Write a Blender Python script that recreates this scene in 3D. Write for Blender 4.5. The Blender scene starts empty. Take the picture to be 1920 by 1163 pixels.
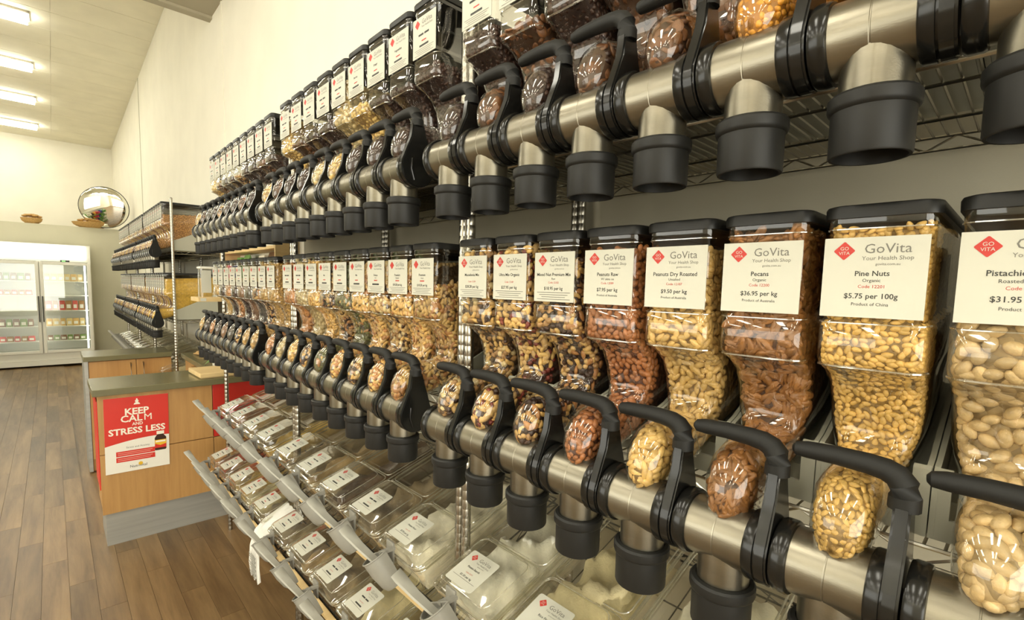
import bpy, bmesh, math, random
import numpy as np
from mathutils import Vector, Matrix
random.seed(7); np.random.seed(7)
S = bpy.context.scene
COL = S.collection
PI = math.pi
# ------------------------------------------------------------------ camera
cd = bpy.data.cameras.new('camera'); cam = bpy.data.objects.new('camera', cd); COL.objects.link(cam)
Rw = [[0.7284, -0.6847, 0.0238], [-0.0433, -0.0807, -0.9958], [0.6838, 0.7243, -0.0885]]
rx, dn, fw = (Vector(r).normalized() for r in Rw)
cam.matrix_world = Matrix(((rx.x, -dn.x, -fw.x, 0), (rx.y, -dn.y, -fw.y, 0), (rx.z, -dn.z, -fw.z, 1.6), (0, 0, 0, 1)))
cd.sensor_width = 36; cd.lens = 36 * 915 / 1920; cd.shift_y = 38.5 / 1920; cd.clip_start = .02; cd.clip_end = 100
S.camera = cam
# ------------------------------------------------------------------ world, exposure, big lights
W = bpy.data.worlds.new('world'); S.world = W; W.use_nodes = True
W.node_tree.nodes['Background'].inputs[0].default_value = (.95, .92, .82, 1)
W.node_tree.nodes['Background'].inputs[1].default_value = 1.0
vs = S.view_settings
vs.view_transform = 'Standard'; vs.look = 'None'; vs.gamma = 1; vs.use_curve_mapping = False; vs.exposure = 0.12
S.cycles.transparent_max_bounces = 32; S.cycles.max_bounces = 8
def area(name, loc, tgt, sx, sy, power, col):
    l = bpy.data.lights.new(name, 'AREA'); l.shape = 'RECTANGLE'; l.size = sx; l.size_y = sy; l.energy = power; l.color = col
    o = bpy.data.objects.new(name, l); COL.objects.link(o); o.location = loc
    o.rotation_euler = (Vector(tgt) - Vector(loc)).to_track_quat('-Z', 'Y').to_euler(); return o
DAY = (1.0, .97, .86)
area('shopfront_daylight', (-2.4, -3.9, 1.5), (-2.4, 5, 1.2), 5.6, 2.6, 230, DAY)
area('side_window_daylight', (-5.9, 4.0, 1.9), (0, 4.0, 1.2), 6.0, 2.4, 150, DAY)
LAMP = (1.0, .96, .83); E_LAMP = 19.0
# ------------------------------------------------------------------ materials
MATS = {}
def nodes_of(name):
    m = bpy.data.materials.new(name); m.use_nodes = True; nt = m.node_tree
    return m, nt, nt.nodes, nt.links, nt.nodes['Principled BSDF']
def mat(name, col, rough=.5, metal=0., var=0., scale=20., bump=0., bscale=200., spec=.5, rnd=0., vor=None, emit=None, stretch=None, coat=0.):
    if name in MATS: return MATS[name]
    m, nt, N, L, P = nodes_of(name)
    P.inputs['Base Color'].default_value = (*col, 1); P.inputs['Roughness'].default_value = rough
    P.inputs['Metallic'].default_value = metal; P.inputs['Specular IOR Level'].default_value = spec
    P.inputs['Coat Weight'].default_value = coat
    tc = N.new('ShaderNodeTexCoord'); co = tc.outputs['Object']
    if stretch:
        mp = N.new('ShaderNodeMapping'); mp.inputs['Scale'].default_value = stretch; L.new(co, mp.inputs[0]); co = mp.outputs[0]
    if var or rnd or vor:
        h = N.new('ShaderNodeHueSaturation'); h.inputs['Color'].default_value = (*col, 1); h.inputs['Saturation'].default_value = 1
        val = None
        if var:
            nz = N.new('ShaderNodeTexNoise'); nz.inputs['Scale'].default_value = scale; nz.inputs['Detail'].default_value = 5
            L.new(co, nz.inputs['Vector'])
            mr = N.new('ShaderNodeMapRange'); mr.inputs[1].default_value = .3; mr.inputs[2].default_value = .7
            mr.inputs[3].default_value = 1 - var; mr.inputs[4].default_value = 1 + var; L.new(nz.outputs[0], mr.inputs[0]); val = mr.outputs[0]
        if rnd:
            oi = N.new('ShaderNodeObjectInfo'); m2 = N.new('ShaderNodeMapRange')
            m2.inputs[3].default_value = 1 - rnd; m2.inputs[4].default_value = 1 + rnd; L.new(oi.outputs['Random'], m2.inputs[0])
            if val is None: val = m2.outputs[0]
            else:
                mu = N.new('ShaderNodeMath'); mu.operation = 'MULTIPLY'; L.new(val, mu.inputs[0]); L.new(m2.outputs[0], mu.inputs[1]); val = mu.outputs[0]
        if vor:
            vo = N.new('ShaderNodeTexVoronoi'); vo.inputs['Scale'].default_value = vor; L.new(co, vo.inputs['Vector'])
            sp = N.new('ShaderNodeSeparateColor'); L.new(vo.outputs['Color'], sp.inputs[0])
            m3 = N.new('ShaderNodeMapRange'); m3.inputs[3].default_value = .65; m3.inputs[4].default_value = 1.3; L.new(sp.outputs[0], m3.inputs[0])
            if val is None: val = m3.outputs[0]
            else:
                mu = N.new('ShaderNodeMath'); mu.operation = 'MULTIPLY'; L.new(val, mu.inputs[0]); L.new(m3.outputs[0], mu.inputs[1]); val = mu.outputs[0]
            bp = N.new('ShaderNodeBump'); bp.invert = True; bp.inputs['Strength'].default_value = .8; bp.inputs['Distance'].default_value = .6 / vor
            L.new(vo.outputs['Distance'], bp.inputs['Height']); L.new(bp.outputs[0], P.inputs['Normal'])
        L.new(val, h.inputs['Value']); L.new(h.outputs[0], P.inputs['Base Color'])
    if bump:
        nb = N.new('ShaderNodeTexNoise'); nb.inputs['Scale'].default_value = bscale; nb.inputs['Detail'].default_value = 4; L.new(co, nb.inputs['Vector'])
        bp = N.new('ShaderNodeBump'); bp.inputs['Strength'].default_value = bump; bp.inputs['Distance'].default_value = .002
        L.new(nb.outputs[0], bp.inputs['Height']); L.new(bp.outputs[0], P.inputs['Normal'])
    if emit:
        P.inputs['Emission Color'].default_value = (*emit[0], 1); P.inputs['Emission Strength'].default_value = emit[1]
    MATS[name] = m; return m
def clear(name, tint, base=.05, edge=.55, rough=.05, power=3.0, scuff=0.):
    if name in MATS: return MATS[name]
    m = bpy.data.materials.new(name); m.use_nodes = True; nt = m.node_tree; N = nt.nodes; L = nt.links; N.clear()
    out = N.new('ShaderNodeOutputMaterial'); tr = N.new('ShaderNodeBsdfTransparent'); tr.inputs[0].default_value = (*tint, 1)
    gl = N.new('ShaderNodeBsdfGlossy'); gl.inputs['Roughness'].default_value = rough; gl.inputs[0].default_value = (1, 1, 1, 1)
    lw = N.new('ShaderNodeLayerWeight'); lw.inputs[0].default_value = .5
    pw = N.new('ShaderNodeMath'); pw.operation = 'POWER'; pw.inputs[1].default_value = power; L.new(lw.outputs['Facing'], pw.inputs[0])
    mr = N.new('ShaderNodeMapRange'); mr.inputs[3].default_value = base; mr.inputs[4].default_value = edge; L.new(pw.outputs[0], mr.inputs[0])
    mx = N.new('ShaderNodeMixShader'); L.new(mr.outputs[0], mx.inputs[0]); L.new(tr.outputs[0], mx.inputs[1]); L.new(gl.outputs[0], mx.inputs[2])
    fin = mx.outputs[0]
    if scuff:
        df = N.new('ShaderNodeBsdfDiffuse'); df.inputs[0].default_value = (.75, .72, .62, 1)
        tc = N.new('ShaderNodeTexCoord'); nz = N.new('ShaderNodeTexNoise'); nz.inputs['Scale'].default_value = 14; nz.inputs['Detail'].default_value = 6
        L.new(tc.outputs['Object'], nz.inputs['Vector'])
        m2 = N.new('ShaderNodeMapRange'); m2.inputs[1].default_value = .35; m2.inputs[2].default_value = .75; m2.inputs[3].default_value = scuff * .3; m2.inputs[4].default_value = scuff * 1.6
        L.new(nz.outputs[0], m2.inputs[0]); mx2 = N.new('ShaderNodeMixShader')
        L.new(m2.outputs[0], mx2.inputs[0]); L.new(fin, mx2.inputs[1]); L.new(df.outputs[0], mx2.inputs[2]); fin = mx2.outputs[0]
    L.new(fin, out.inputs[0]); MATS[name] = m; return m
def wood(name, c1, c2, scale=(3, 3, 40), rough=.4, rnd=0., dist=2.5, spec=.5, bump=.12):
    if name in MATS: return MATS[name]
    m, nt, N, L, P = nodes_of(name); P.inputs['Roughness'].default_value = rough; P.inputs['Specular IOR Level'].default_value = spec
    tc = N.new('ShaderNodeTexCoord'); mp = N.new('ShaderNodeMapping'); mp.inputs['Scale'].default_value = scale; L.new(tc.outputs['Object'], mp.inputs[0])
    if rnd:
        oi = N.new('ShaderNodeObjectInfo'); va = N.new('ShaderNodeVectorMath'); va.operation = 'SCALE'; va.inputs[0].default_value = (31, 17, 23)
        L.new(oi.outputs['Random'], va.inputs['Scale']); L.new(va.outputs[0], mp.inputs['Location'])
    nz = N.new('ShaderNodeTexNoise'); nz.inputs['Scale'].default_value = 1.6; nz.inputs['Detail'].default_value = 8; nz.inputs['Roughness'].default_value = .65
    nz.inputs['Distortion'].default_value = dist * .3; L.new(mp.outputs[0], nz.inputs['Vector'])
    cr = N.new('ShaderNodeValToRGB'); cr.color_ramp.elements[0].position = .3; cr.color_ramp.elements[1].position = .7
    cr.color_ramp.elements[0].color = (*c1, 1); cr.color_ramp.elements[1].color = (*c2, 1); L.new(nz.outputs[0], cr.inputs[0])
    col = cr.outputs[0]
    if rnd:
        h = N.new('ShaderNodeHueSaturation'); mr = N.new('ShaderNodeMapRange'); mr.inputs[3].default_value = 1 - rnd; mr.inputs[4].default_value = 1 + rnd
        L.new(oi.outputs['Random'], mr.inputs[0]); L.new(mr.outputs[0], h.inputs['Value']); L.new(col, h.inputs['Color']); col = h.outputs[0]
    L.new(col, P.inputs['Base Color'])
    bp = N.new('ShaderNodeBump'); bp.inputs['Strength'].default_value = bump; bp.inputs['Distance'].default_value = .001
    L.new(nz.outputs[0], bp.inputs['Height']); L.new(bp.outputs[0], P.inputs['Normal'])
    MATS[name] = m; return m
CREAM = mat('wall_paint', (.84, .81, .69), .85, var=.03, scale=2.5, bump=.15, bscale=120)
PLASTIC = clear('clear_plastic', (.98, .98, .965), .055, .70, .035, 2.3)
BINP = clear('bin_plastic', (.965, .96, .92), .07, .6, .06, 2.0, scuff=.025)
BINR = clear('bin_rim', (.84, .83, .74), .22, .75, .10, 1.6, scuff=.16)
GLASS = clear('pane_glass', (.95, .97, .95), .06, .6, .01, 3)
BLACK = mat('black_gloss', (.008, .008, .007), .20, spec=.42)
BLACKM = mat('black_satin', (.010, .010, .009), .42, spec=.32)
RUBBER = mat('black_rubber', (.012, .012, .011), .50, spec=.32)
GRIPM = mat('grip_rubber', (.009, .009, .008), .58, spec=.32)
STEEL = mat('brushed_steel', (.235, .215, .165), .30, .92, var=.34, scale=14, bump=.06, bscale=600, stretch=(1, .25, 1))
CHROME = mat('chrome', (.40, .38, .33), .24, 1.)
WIRE = mat('wire_chrome', (.40, .38, .32), .28, 1.)
WIRED = mat('wire_dark', (.06, .058, .05), .38, .8)
CRADLE = mat('cradle_grey', (.36, .36, .29), .42)
PAPER = mat('label_paper', (.55, .545, .46), .55)
INK = mat('ink_black', (.035, .035, .03), .6)
INKG = mat('ink_grey', (.17, .165, .14), .6)
INKR = mat('ink_red', (.50, .035, .025), .55)
GREYP = mat('holder_grey', (.27, .262, .228), .45, var=.06, scale=30)
SCOOPM = mat('scoop_grey', (.36, .352, .305), .42, var=.05, scale=30)
OAK = wood('oak_laminate', (.37, .19, .06), (.49, .28, .095), (14, 14, .9), .42, 0., 1.2)
TOPM = mat('olive_top', (.150, .138, .070), .25, var=.03, scale=90)
KICK = mat('brushed_kick', (.40, .40, .37), .42, .55, var=.12, scale=5, stretch=(.3, 1, 6))
RED = mat('red_laminate', (.52, .028, .018), .35)
PINE = wood('pine_board', (.62, .44, .20), (.74, .56, .28), (2, 14, 14), .5)
WHITE = mat('white_enamel', (.80, .79, .70), .35)
LIT = mat('lamp_diffuser', (.9, .9, .85), .5, emit=(LAMP, E_LAMP))
# ------------------------------------------------------------------ mesh builder
class MB:
    def __init__(s): s.v = []; s.f = []; s.m = []; s.mats = []; s.cur = 0; s.bev = s.loft = False
    def use(s, m):
        if m not in s.mats: s.mats.append(m)
        s.cur = s.mats.index(m); return s
    def add(s, vs_, fs):
        b = len(s.v); s.v += [tuple(p) for p in vs_]; s.f += [tuple(b + i for i in f) for f in fs]; s.m += [s.cur] * len(fs); return s
    def box(s, x0, x1, y0, y1, z0, z1, bev=0.):
        if bev <= 0:
            return s.add([(x0, y0, z0), (x1, y0, z0), (x1, y1, z0), (x0, y1, z0), (x0, y0, z1), (x1, y0, z1), (x1, y1, z1), (x0, y1, z1)],
                         [(3, 2, 1, 0), (4, 5, 6, 7), (0, 1, 5, 4), (1, 2, 6, 5), (2, 3, 7, 6), (3, 0, 4, 7)])
        bm = bmesh.new(); bmesh.ops.create_cube(bm, size=1)
        for v in bm.verts: v.co = Vector(((x0 + x1) / 2 + v.co.x * (x1 - x0), (y0 + y1) / 2 + v.co.y * (y1 - y0), (z0 + z1) / 2 + v.co.z * (z1 - z0)))
        bmesh.ops.bevel(bm, geom=bm.edges[:], offset=bev, segments=2, affect='EDGES', profile=.5); s.bev = True
        return s.addbm(bm)
    def addbm(s, bm, M=None):
        bm.verts.index_update()
        vs_ = [(M @ v.co if M else v.co.copy()) for v in bm.verts]; fs = [[v.index for v in f.verts] for f in bm.faces]; bm.free(); return s.add(vs_, fs)
    def ring_loft(s, rings, cap0=False, cap1=False, flip=False):
        s.loft = True; n = len(rings[0]); vs_ = [p for r in rings for p in r]; fs = []
        for i in range(len(rings) - 1):
            for j in range(n):
                a, b = i * n + j, i * n + (j + 1) % n; q = (a, b, b + n, a + n); fs.append(q[::-1] if flip else q)
        if cap0: fs.append(tuple(range(n))[::-1] if not flip else tuple(range(n)))
        if cap1:
            t = tuple(range((len(rings) - 1) * n, len(rings) * n)); fs.append(t if not flip else t[::-1])
        return s.add(vs_, fs)
    def lathe(s, prof, c=(0, 0, 0), axis='z', n=20, cap=True):
        rings = []
        for r, h in prof:
            ring = []
            for k in range(n):
                a = 2 * PI * k / n; x, y = r * math.cos(a), r * math.sin(a)
                p = (x, y, h) if axis == 'z' else ((y, h, x) if axis == 'y' else (h, x, y))
                ring.append((c[0] + p[0], c[1] + p[1], c[2] + p[2]))
            rings.append(ring)
        return s.ring_loft(rings, cap, cap)
    def tube(s, pts, r, n=8, caps=True):
        P = [Vector(p) for p in pts]; R = r if isinstance(r, (list, tuple)) else [r] * len(P); rings = []
        up = Vector((0, 0, 1))
        for i, p in enumerate(P):
            t = (P[min(i + 1, len(P) - 1)] - P[max(i - 1, 0)]).normalized()
            a = t.cross(up)
            if a.length < .1: a = t.cross(Vector((1, 0, 0)))
            a.normalize(); b = a.cross(t).normalized()
            rings.append([p + a * R[i] * math.cos(2 * PI * k / n) + b * R[i] * math.sin(2 * PI * k / n) for k in range(n)])
        return s.ring_loft(rings, caps, caps)
    def prism(s, poly, axis, h0, h1, bev=0.):
        def P(a, b, h): return (a, h, b) if axis == 'y' else ((a, b, h) if axis == 'z' else (h, a, b))
        n = len(poly); vs_ = [P(a, b, h0) for a, b in poly] + [P(a, b, h1) for a, b in poly]
        fs = [tuple(range(n)), tuple(range(2 * n - 1, n - 1, -1))] + [(i, i + n, (i + 1) % n + n, (i + 1) % n) for i in range(n)]
        return s.add(vs_, fs)
    def mesh(s, name, sharp=35, smooth=True):
        me = bpy.data.meshes.new(name); me.from_pydata([tuple(p) for p in s.v], [], s.f)
        for m in s.mats: me.materials.append(m)
        if s.mats: me.polygons.foreach_set('material_index', s.m)
        if smooth:
            me.polygons.foreach_set('use_smooth', [True] * len(me.polygons))
        bm = bmesh.new(); bm.from_mesh(me); bmesh.ops.recalc_face_normals(bm, faces=bm.faces); bm.to_mesh(me); bm.free()
        if s.bev and not s.loft: sharp = 22
        if smooth: me.set_sharp_from_angle(angle=math.radians(sharp))
        me.update(); return me
def ob(name, me, parent=None, loc=(0, 0, 0), rot=(0, 0, 0)):
    o = bpy.data.objects.new(name, me); COL.objects.link(o); o.location = loc; o.rotation_euler = rot
    if parent: o.parent = parent
    return o
def tag(o, label, cat, group=None, kind=None):
    o['label'] = label; o['category'] = cat
    if group: o['group'] = group
    if kind: o['kind'] = kind
    return o
def thing(name, label, cat, loc=(0, 0, 0), rot=(0, 0, 0), group=None):
    return tag(ob(name, None, None, loc, rot), label, cat, group)
def struct(o): o['kind'] = 'structure'; return o
def part(name, parent, m, fn, **k):
    b = MB().use(m); fn(b); return ob(name, b.mesh(name, **k), parent)
def rrect(cx, cy, hx, hy, r, n=4):
    r = min(r, hx * .999, hy * .999); out = []
    for qx, qy, a0 in ((1, 1, 0), (-1, 1, 90), (-1, -1, 180), (1, -1, 270)):
        for k in range(n):
            a = math.radians(a0 + 90 * k / (n - 1)); out.append((cx + qx * (hx - r) + r * math.cos(a), cy + qy * (hy - r) + r * math.sin(a)))
    return out
ORD = ['first', 'second', 'third', 'fourth', 'fifth', 'sixth', 'seventh', 'eighth', 'ninth', 'tenth']
# ------------------------------------------------------------------ lettering
_tc = {}
def text_geo(body, bold=0.):
    k = (body, bold)
    if k not in _tc:
        c = bpy.data.curves.new('t', 'FONT'); c.body = body; c.size = 1; c.resolution_u = 2; c.offset = bold; c.fill_mode = 'FRONT'
        o = bpy.data.objects.new('t', c); me = bpy.data.meshes.new_from_object(o)
        vs_ = [(v.co.x, v.co.y) for v in me.vertices]; fs = [tuple(p.vertices) for p in me.polygons]
        bpy.data.objects.remove(o); bpy.data.curves.remove(c); bpy.data.meshes.remove(me)
        x0 = min(p[0] for p in vs_); x1 = max(p[0] for p in vs_)
        _tc[k] = ([(p[0] - x0, p[1]) for p in vs_], fs, x1 - x0)
    return _tc[k]
class Print:
    """flat print laid out in (u right, v up), mapped to 3-D by fn"""
    def __init__(s, fn): s.b = MB(); s.fn = fn
    def text(s, body, u, v, size, m, align='c', maxw=None, bold=0., lift=0.):
        vs_, fs, w = text_geo(body, bold); sx = size
        if maxw and w * size > maxw: sx = maxw / w
        off = {'c': -w * sx / 2, 'l': 0, 'r': -w * sx}[align]
        s.b.use(m).add([s.fn(u + off + x * sx, v + y * size, lift) for x, y in vs_], fs)
    def poly(s, pts, m, lift=0.): s.b.use(m).add([s.fn(u, v, lift) for u, v in pts], [tuple(range(len(pts)))])
    def rect(s, u0, u1, v0, v1, m, lift=0.): s.poly([(u0, v0), (u1, v0), (u1, v1), (u0, v1)], m, lift)
    def diamond(s, u, v, r, fine=True):
        s.poly([(u - r, v - .06 * r), (u - r, v + .06 * r), (u - .06 * r, v + r), (u + .06 * r, v + r), (u + r, v + .06 * r), (u + r, v - .06 * r), (u + .06 * r, v - r), (u - .06 * r, v - r)], INKR)
        if fine:
            s.text('GO', u, v + .08 * r, r * .55, PAPER, lift=.0002); s.text('VITA', u, v - .42 * r, r * .5, PAPER, lift=.0002)
def shop_label(fn, w, h, lines, fine=True):
    """lines: name, sub, code, price, foot list of strings / int for count of tiny ruled lines"""
    p = Print(fn); k = w / .1
    p.diamond(-.29 * w, .335 * h, .105 * w, fine)
    p.text('GoVita', .13 * w, .30 * h, .155 * w, INKG, maxw=.50 * w)
    p.text('Your Health Shop', .13 * w, .215 * h, .066 * w, INKG, maxw=.50 * w)
    if fine: p.text('govita.com.au', .14 * w, .15 * h, .042 * w, INKG)
    name, sub, code, price, foot = lines
    v = .02 * h
    if name and name[0] == '~': p.rect(-.24 * w, -.02 * w, v, v + .05 * h, INK); p.rect(.02 * w, .22 * w, v, v + .05 * h, INK)
    elif name: p.text(name, 0, v, .085 * w, INK, maxw=.86 * w, bold=.012)
    v -= .075 * h
    if sub: p.text(sub, 0, v, .055 * w, INK, maxw=.8 * w)
    v -= .075 * h
    if code and fine: p.text(code, 0, v, .053 * w, INKR)
    elif code: p.rect(-.10 * w, .1 * w, v, v + .03 * h, INKR)
    v -= .13 * h
    if price and price[0] == '~': p.rect(-.2 * w, .2 * w, v, v + .05 * h, INK)
    elif price: p.text(price, 0, v, .085 * w, INK, bold=.012)
    if isinstance(foot, str): p.text(foot, 0, v - .09 * h, .052 * w, INK, maxw=.86 * w)
    else:
        for i in range(foot):
            a = .42 - .06 * ((i * 7) % 3); p.rect(-a * w, a * w, v - (.06 + .045 * i) * h, v - (.048 + .045 * i) * h, INKG)
    return p.b.mesh('lettering', smooth=False)
# ================================================================== the room
WX = 1.27; YF = 16.5; YB = -4.0; XL = -6.0
def sbox(name, m, *a, bev=0.):
    return struct(part(name, None, m, lambda b: b.box(*a, bev)))
FLOORW = wood('floor_vinyl', (.105, .060, .024), (.26, .168, .076), (9, .8, 1), .40, .28, .8, bump=.0)
fl = sbox('floor', FLOORW, XL, WX, YB, YF, -.12, -.016)
pl_me = {}
cw = .104; ln = .91
for i in range(int((1.2 + 1.35) / cw)):
    x0 = -1.35 + i * cw; off = (i * .37) % 1 * ln
    y = 1.302 - off
    while y < 11.9:
        y1 = min(y + ln, 12.3); key = round(y1 - y, 3)
        if y1 > .39 and not (x0 > .05 and y > 3.62):
            if key not in pl_me: pl_me[key] = MB().use(FLOORW).box(0, cw - .0012, 0, key - .0012, -.0155, 0).mesh('plank', smooth=False)
            ob('plank', pl_me[key], fl, (x0, y, 0))
        y = y1
for n_, (xa, xb, ya, yb) in enumerate(((XL, -1.352, YB, YF), (-1.35, WX, YB, .4), (-1.35, WX, 12.302, YF))):
    ob('far_flooring', MB().use(FLOORW).box(xa, xb, ya, yb, -.0155, -.001).mesh('far_flooring', smooth=False), fl)
# walls: right wall (shelving stands against it), far wall, left wall and shopfront wall with their window openings
wr = sbox('wall_right', CREAM, WX, WX + .15, YB, YF + .15, -.12, 5.7)
SEAM = mat('seam_strip', (.50, .48, .37), .6)
for y in (11.13, 5.41): ob('joint_strip', MB().use(SEAM if y > 8 else CREAM).box(WX - .006, WX + .01, y - .02, y + .02, 0, 5.6).mesh('joint_strip'), wr)
sbox('wall_far', CREAM, XL, WX, YF, YF + .15, -.12, 5.7)
def wall_with_opening(name, axis, pos, a0, a1, o0, o1, z0, z1, th):
    b = MB().use(CREAM)
    for (p0, p1, q0, q1) in ((a0, o0, -.12, 5.7), (o1, a1, -.12, 5.7), (o0, o1, -.12, z0), (o0, o1, z1, 5.7)):
        if axis == 'x': b.box(pos, pos + th, p0, p1, q0, q1)
        else: b.box(p0, p1, pos, pos + th, q0, q1)
    return struct(ob(name, b.mesh(name, smooth=False)))
wall_with_opening('wall_left', 'x', XL - .15, YB, YF, 1.0, 7.0, .7, 3.1, .15)
wall_with_opening('wall_back', 'y', YB - .15, XL, WX, -5.2, .4, .2, 2.8, .15)
def window(name, axis, pos, o0, o1, z0, z1, n):
    w = struct(ob(name, None)); d = (o1 - o0) / n
    bx = lambda b, p0, p1, q0, q1, t=.05: b.box(pos, pos + t, p0, p1, q0, q1) if axis == 'x' else b.box(p0, p1, pos, pos + t, q0, q1)
    def fr(b):
        bx(b, o0, o1, z0, z0 + .06); bx(b, o0, o1, z1 - .06, z1)
        for i in range(n + 1): bx(b, o0 + i * d - .03, o0 + i * d + .03, z0, z1)
    part('window_frame', w, WHITE, fr)
    for i in range(n): part('pane', w, GLASS, lambda b: bx(b, o0 + i * d + .03, o0 + (i + 1) * d - .03, z0 + .06, z1 - .06, .008))
window('window_1', 'x', XL - .1, 1.0, 7.0, .7, 3.1, 5); window('window_2', 'y', YB - .1, -5.2, .4, .2, 2.8, 4)
# ceiling: gently pitched panels down to the far wall, a sloping bulkhead and a flat soffit over the shelves
CEILM = mat('ceiling_paint', (.88, .84, .68), .8, var=.04, scale=3)
BULK = mat('bulkhead_paint', (.42, .38, .28), .8)
zc = lambda y: 5.25 - .045 * (y - 8.15)
ce = struct(ob('ceiling', None))
part('ceiling_deck', ce, CEILM, lambda b: b.prism([(5.84, zc(5.84) + .02), (YF + .1, zc(YF + .1) + .02), (YF + .1, zc(YF) + .2), (5.84, zc(5.84) + .2)], 'x', XL, WX))
y = 5.9
while y < YF - .05:
    y1 = min(y + .6, YF)
    for xa, xb in ((XL, -2.6), (-2.6, .15), (.15, WX)):
        part('ceiling_panel', ce, CEILM, lambda b: b.prism([(y + .005, zc(y)), (y1 - .005, zc(y1)), (y1 - .005, zc(y1) + .022), (y + .005, zc(y) + .022)], 'x', xa + .0012, xb - .0012), smooth=False)
    y = y1
part('bulkhead_face', ce, CEILM, lambda b: b.box(XL, WX, 5.80, 5.84, 4.20, 5.56), smooth=False)
part('soffit', ce, BULK, lambda b: b.prism([(5.80, 4.19), (YB, 4.19), (YB, 4.4), (5.80, 4.4)], 'x', XL, WX), smooth=False)
part('bulkhead_trim', ce, BULK, lambda b: b.box(XL, WX, 5.76, 5.86, 4.165, 4.199), smooth=False)
# low partition wall behind the fridge
PART = mat('partition_paint', (.56, .54, .41), .8, var=.03, scale=3)
struct(part('wall_partition', None, PART, lambda b: b.box(XL, WX, 12.55, 12.75, 0, 2.55)))
# grey backing panel behind the dispensers
struct(part('trim_1', None, mat('backing_panel', (.40, .37, .28), .7, bump=.1, bscale=300), lambda b: b.box(WX - .012, WX, -.6, 3.40, 0, 2.34)))
# ------------------------------------------------------------------ ceiling lamps
FRAME = mat('lamp_frame', (.75, .73, .62), .5)
def lamp(x0, x1, y, w, zfun, label, group):
    z = zfun(y); t = thing('ceiling_light', label, 'ceiling light', ((x0 + x1) / 2, y, z), (math.atan2(zfun(y + .1) - zfun(y - .1), .2), 0, 0), group)
    h = (x1 - x0) / 2
    part('lamp_frame', t, FRAME, lambda b: [b.box(-h, h, -w / 2, -w / 2 + .02, -.03, -.001), b.box(-h, h, w / 2 - .02, w / 2, -.03, -.001), b.box(-h, -h + .02, -w / 2, w / 2, -.03, -.001), b.box(h - .02, h, -w / 2, w / 2, -.03, -.001)])
    part('diffuser', t, LIT, lambda b: b.box(-h + .02, h - .02, -w / 2 + .02, w / 2 - .02, -.085, -.01))
for y in (9.8, 11.7, 13.5, 15.4):
    for x in (-.06, -2.6): lamp(x - 1.5, x, y, .28, zc, 'fluorescent panel on pitched ceiling %s, %s from the far wall' % ('near the shelving' if x > -1 else 'over the open shop', ORD[[15.4, 13.5, 11.7, 9.8].index(y)]), 'panels on the pitched ceiling')
for y in (-2.2, -.6, 1.0, 2.6, 4.2):
    for x in (-.35, -2.6, -4.6): lamp(x - 1.3, x, y, .26, lambda q: 4.19, 'fluorescent panel on the brown soffit, %s row from the bulkhead' % ORD[[4.2, 2.6, 1.0, -.6, -2.2].index(y)], 'panels on the flat soffit')
# ================================================================== counter
ct = thing('shop_counter', 'U-shaped oak laminate counter with olive top and red panel', 'counter', (0, 0, 0))
Z1 = .958; ZT = .918
part('front_worktop', ct, TOPM, lambda b: b.box(.14, WX - .02, 3.61, 4.06, ZT, Z1, .003))
part('side_worktop', ct, TOPM, lambda b: b.box(.80, WX - .02, 4.062, 5.06, ZT, Z1, .003))
part('rear_worktop', ct, TOPM, lambda b: b.box(.16, .752, 5.17, 5.62, ZT, Z1, .003))
part('front_carcass', ct, OAK, lambda b: b.box(.168, WX - .02, 3.652, 4.03, .2, ZT))
for (x0, x1, z0, z1, m) in ((.163, .738, .568, .917, OAK), (.163, .738, .203, .563, OAK), (.742, 1.248, .568, .917, RED), (.742, 1.248, .203, .563, OAK)):
    part('panel', ct, m, lambda b: b.box(x0, x1, 3.636, 3.651, z0, z1, .001))
part('kickplate', ct, KICK, lambda b: b.box(.178, WX - .02, 3.66, 4.0, 0, .2))
part('side_carcass', ct, OAK, lambda b: b.box(.83, WX - .02, 4.032, 5.05, .0, ZT))
dw = part('drawer', ct, OAK, lambda b: b.box(.79, .829, 4.14, 4.62, .73, .90, .002))
part('rear_carcass', ct, OAK, lambda b: b.box(.19, .75, 5.21, 5.60, 0, ZT))
part('edge_strip', ct, KICK, lambda b: b.box(.165, .189, 5.19, 5.60, 0, ZT - .001))
for i, (x0, x1) in enumerate(((.193, .498), (.502, .748))):
    d = part('door', ct, OAK, lambda b: b.box(x0, x1, 5.192, 5.209, .1, .912, .001))
    hx = .462 if i == 0 else .548
    part('handle', d, CHROME, lambda b: b.tube([(hx, 5.192, .885), (hx, 5.165, .875), (hx, 5.165, .765), (hx, 5.192, .755)], .005, 8))
# poster on the counter front
po = thing('poster', 'red and white poster reading KEEP CALM AND STRESS LESS on oak counter', 'poster', (.342, 3.633, .668), (0, math.radians(.6), 0))
PW, PH = .155, .226
part('paper', po, mat('poster_white', (.80, .78, .70), .4), lambda b: b.box(-PW, PW, -.001, .001, -PH, PH))
pr = Print(lambda u, v, l=0: (u, -.0014 - l, v)); PRED = mat('poster_red', (.62, .030, .018), .35); PWH = mat('poster_letter', (.84, .80, .68), .45)
arc = [(PW - 2 * PW * t / 12, -.055 + .03 * math.sin(PI * (.30 + .62 * t / 12)) - .012 * t / 12) for t in range(13)]
pr.poly([(-PW, PH), (PW, PH)] + arc, PRED)
def T(s, v, size, mw=None, bold=.02, u=0): pr.text(s, u, v, size, PWH, maxw=mw, bold=bold, lift=.0006)
T('KEEP', .120, .054, .122, .03); T('CAL', .077, .056, .112, .02, -.027); T('M', .077, .056, .052, 0, .052); T('AND', .052, .026, .052, .02); T('STRESS LESS', .004, .052, .275, .03)
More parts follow.
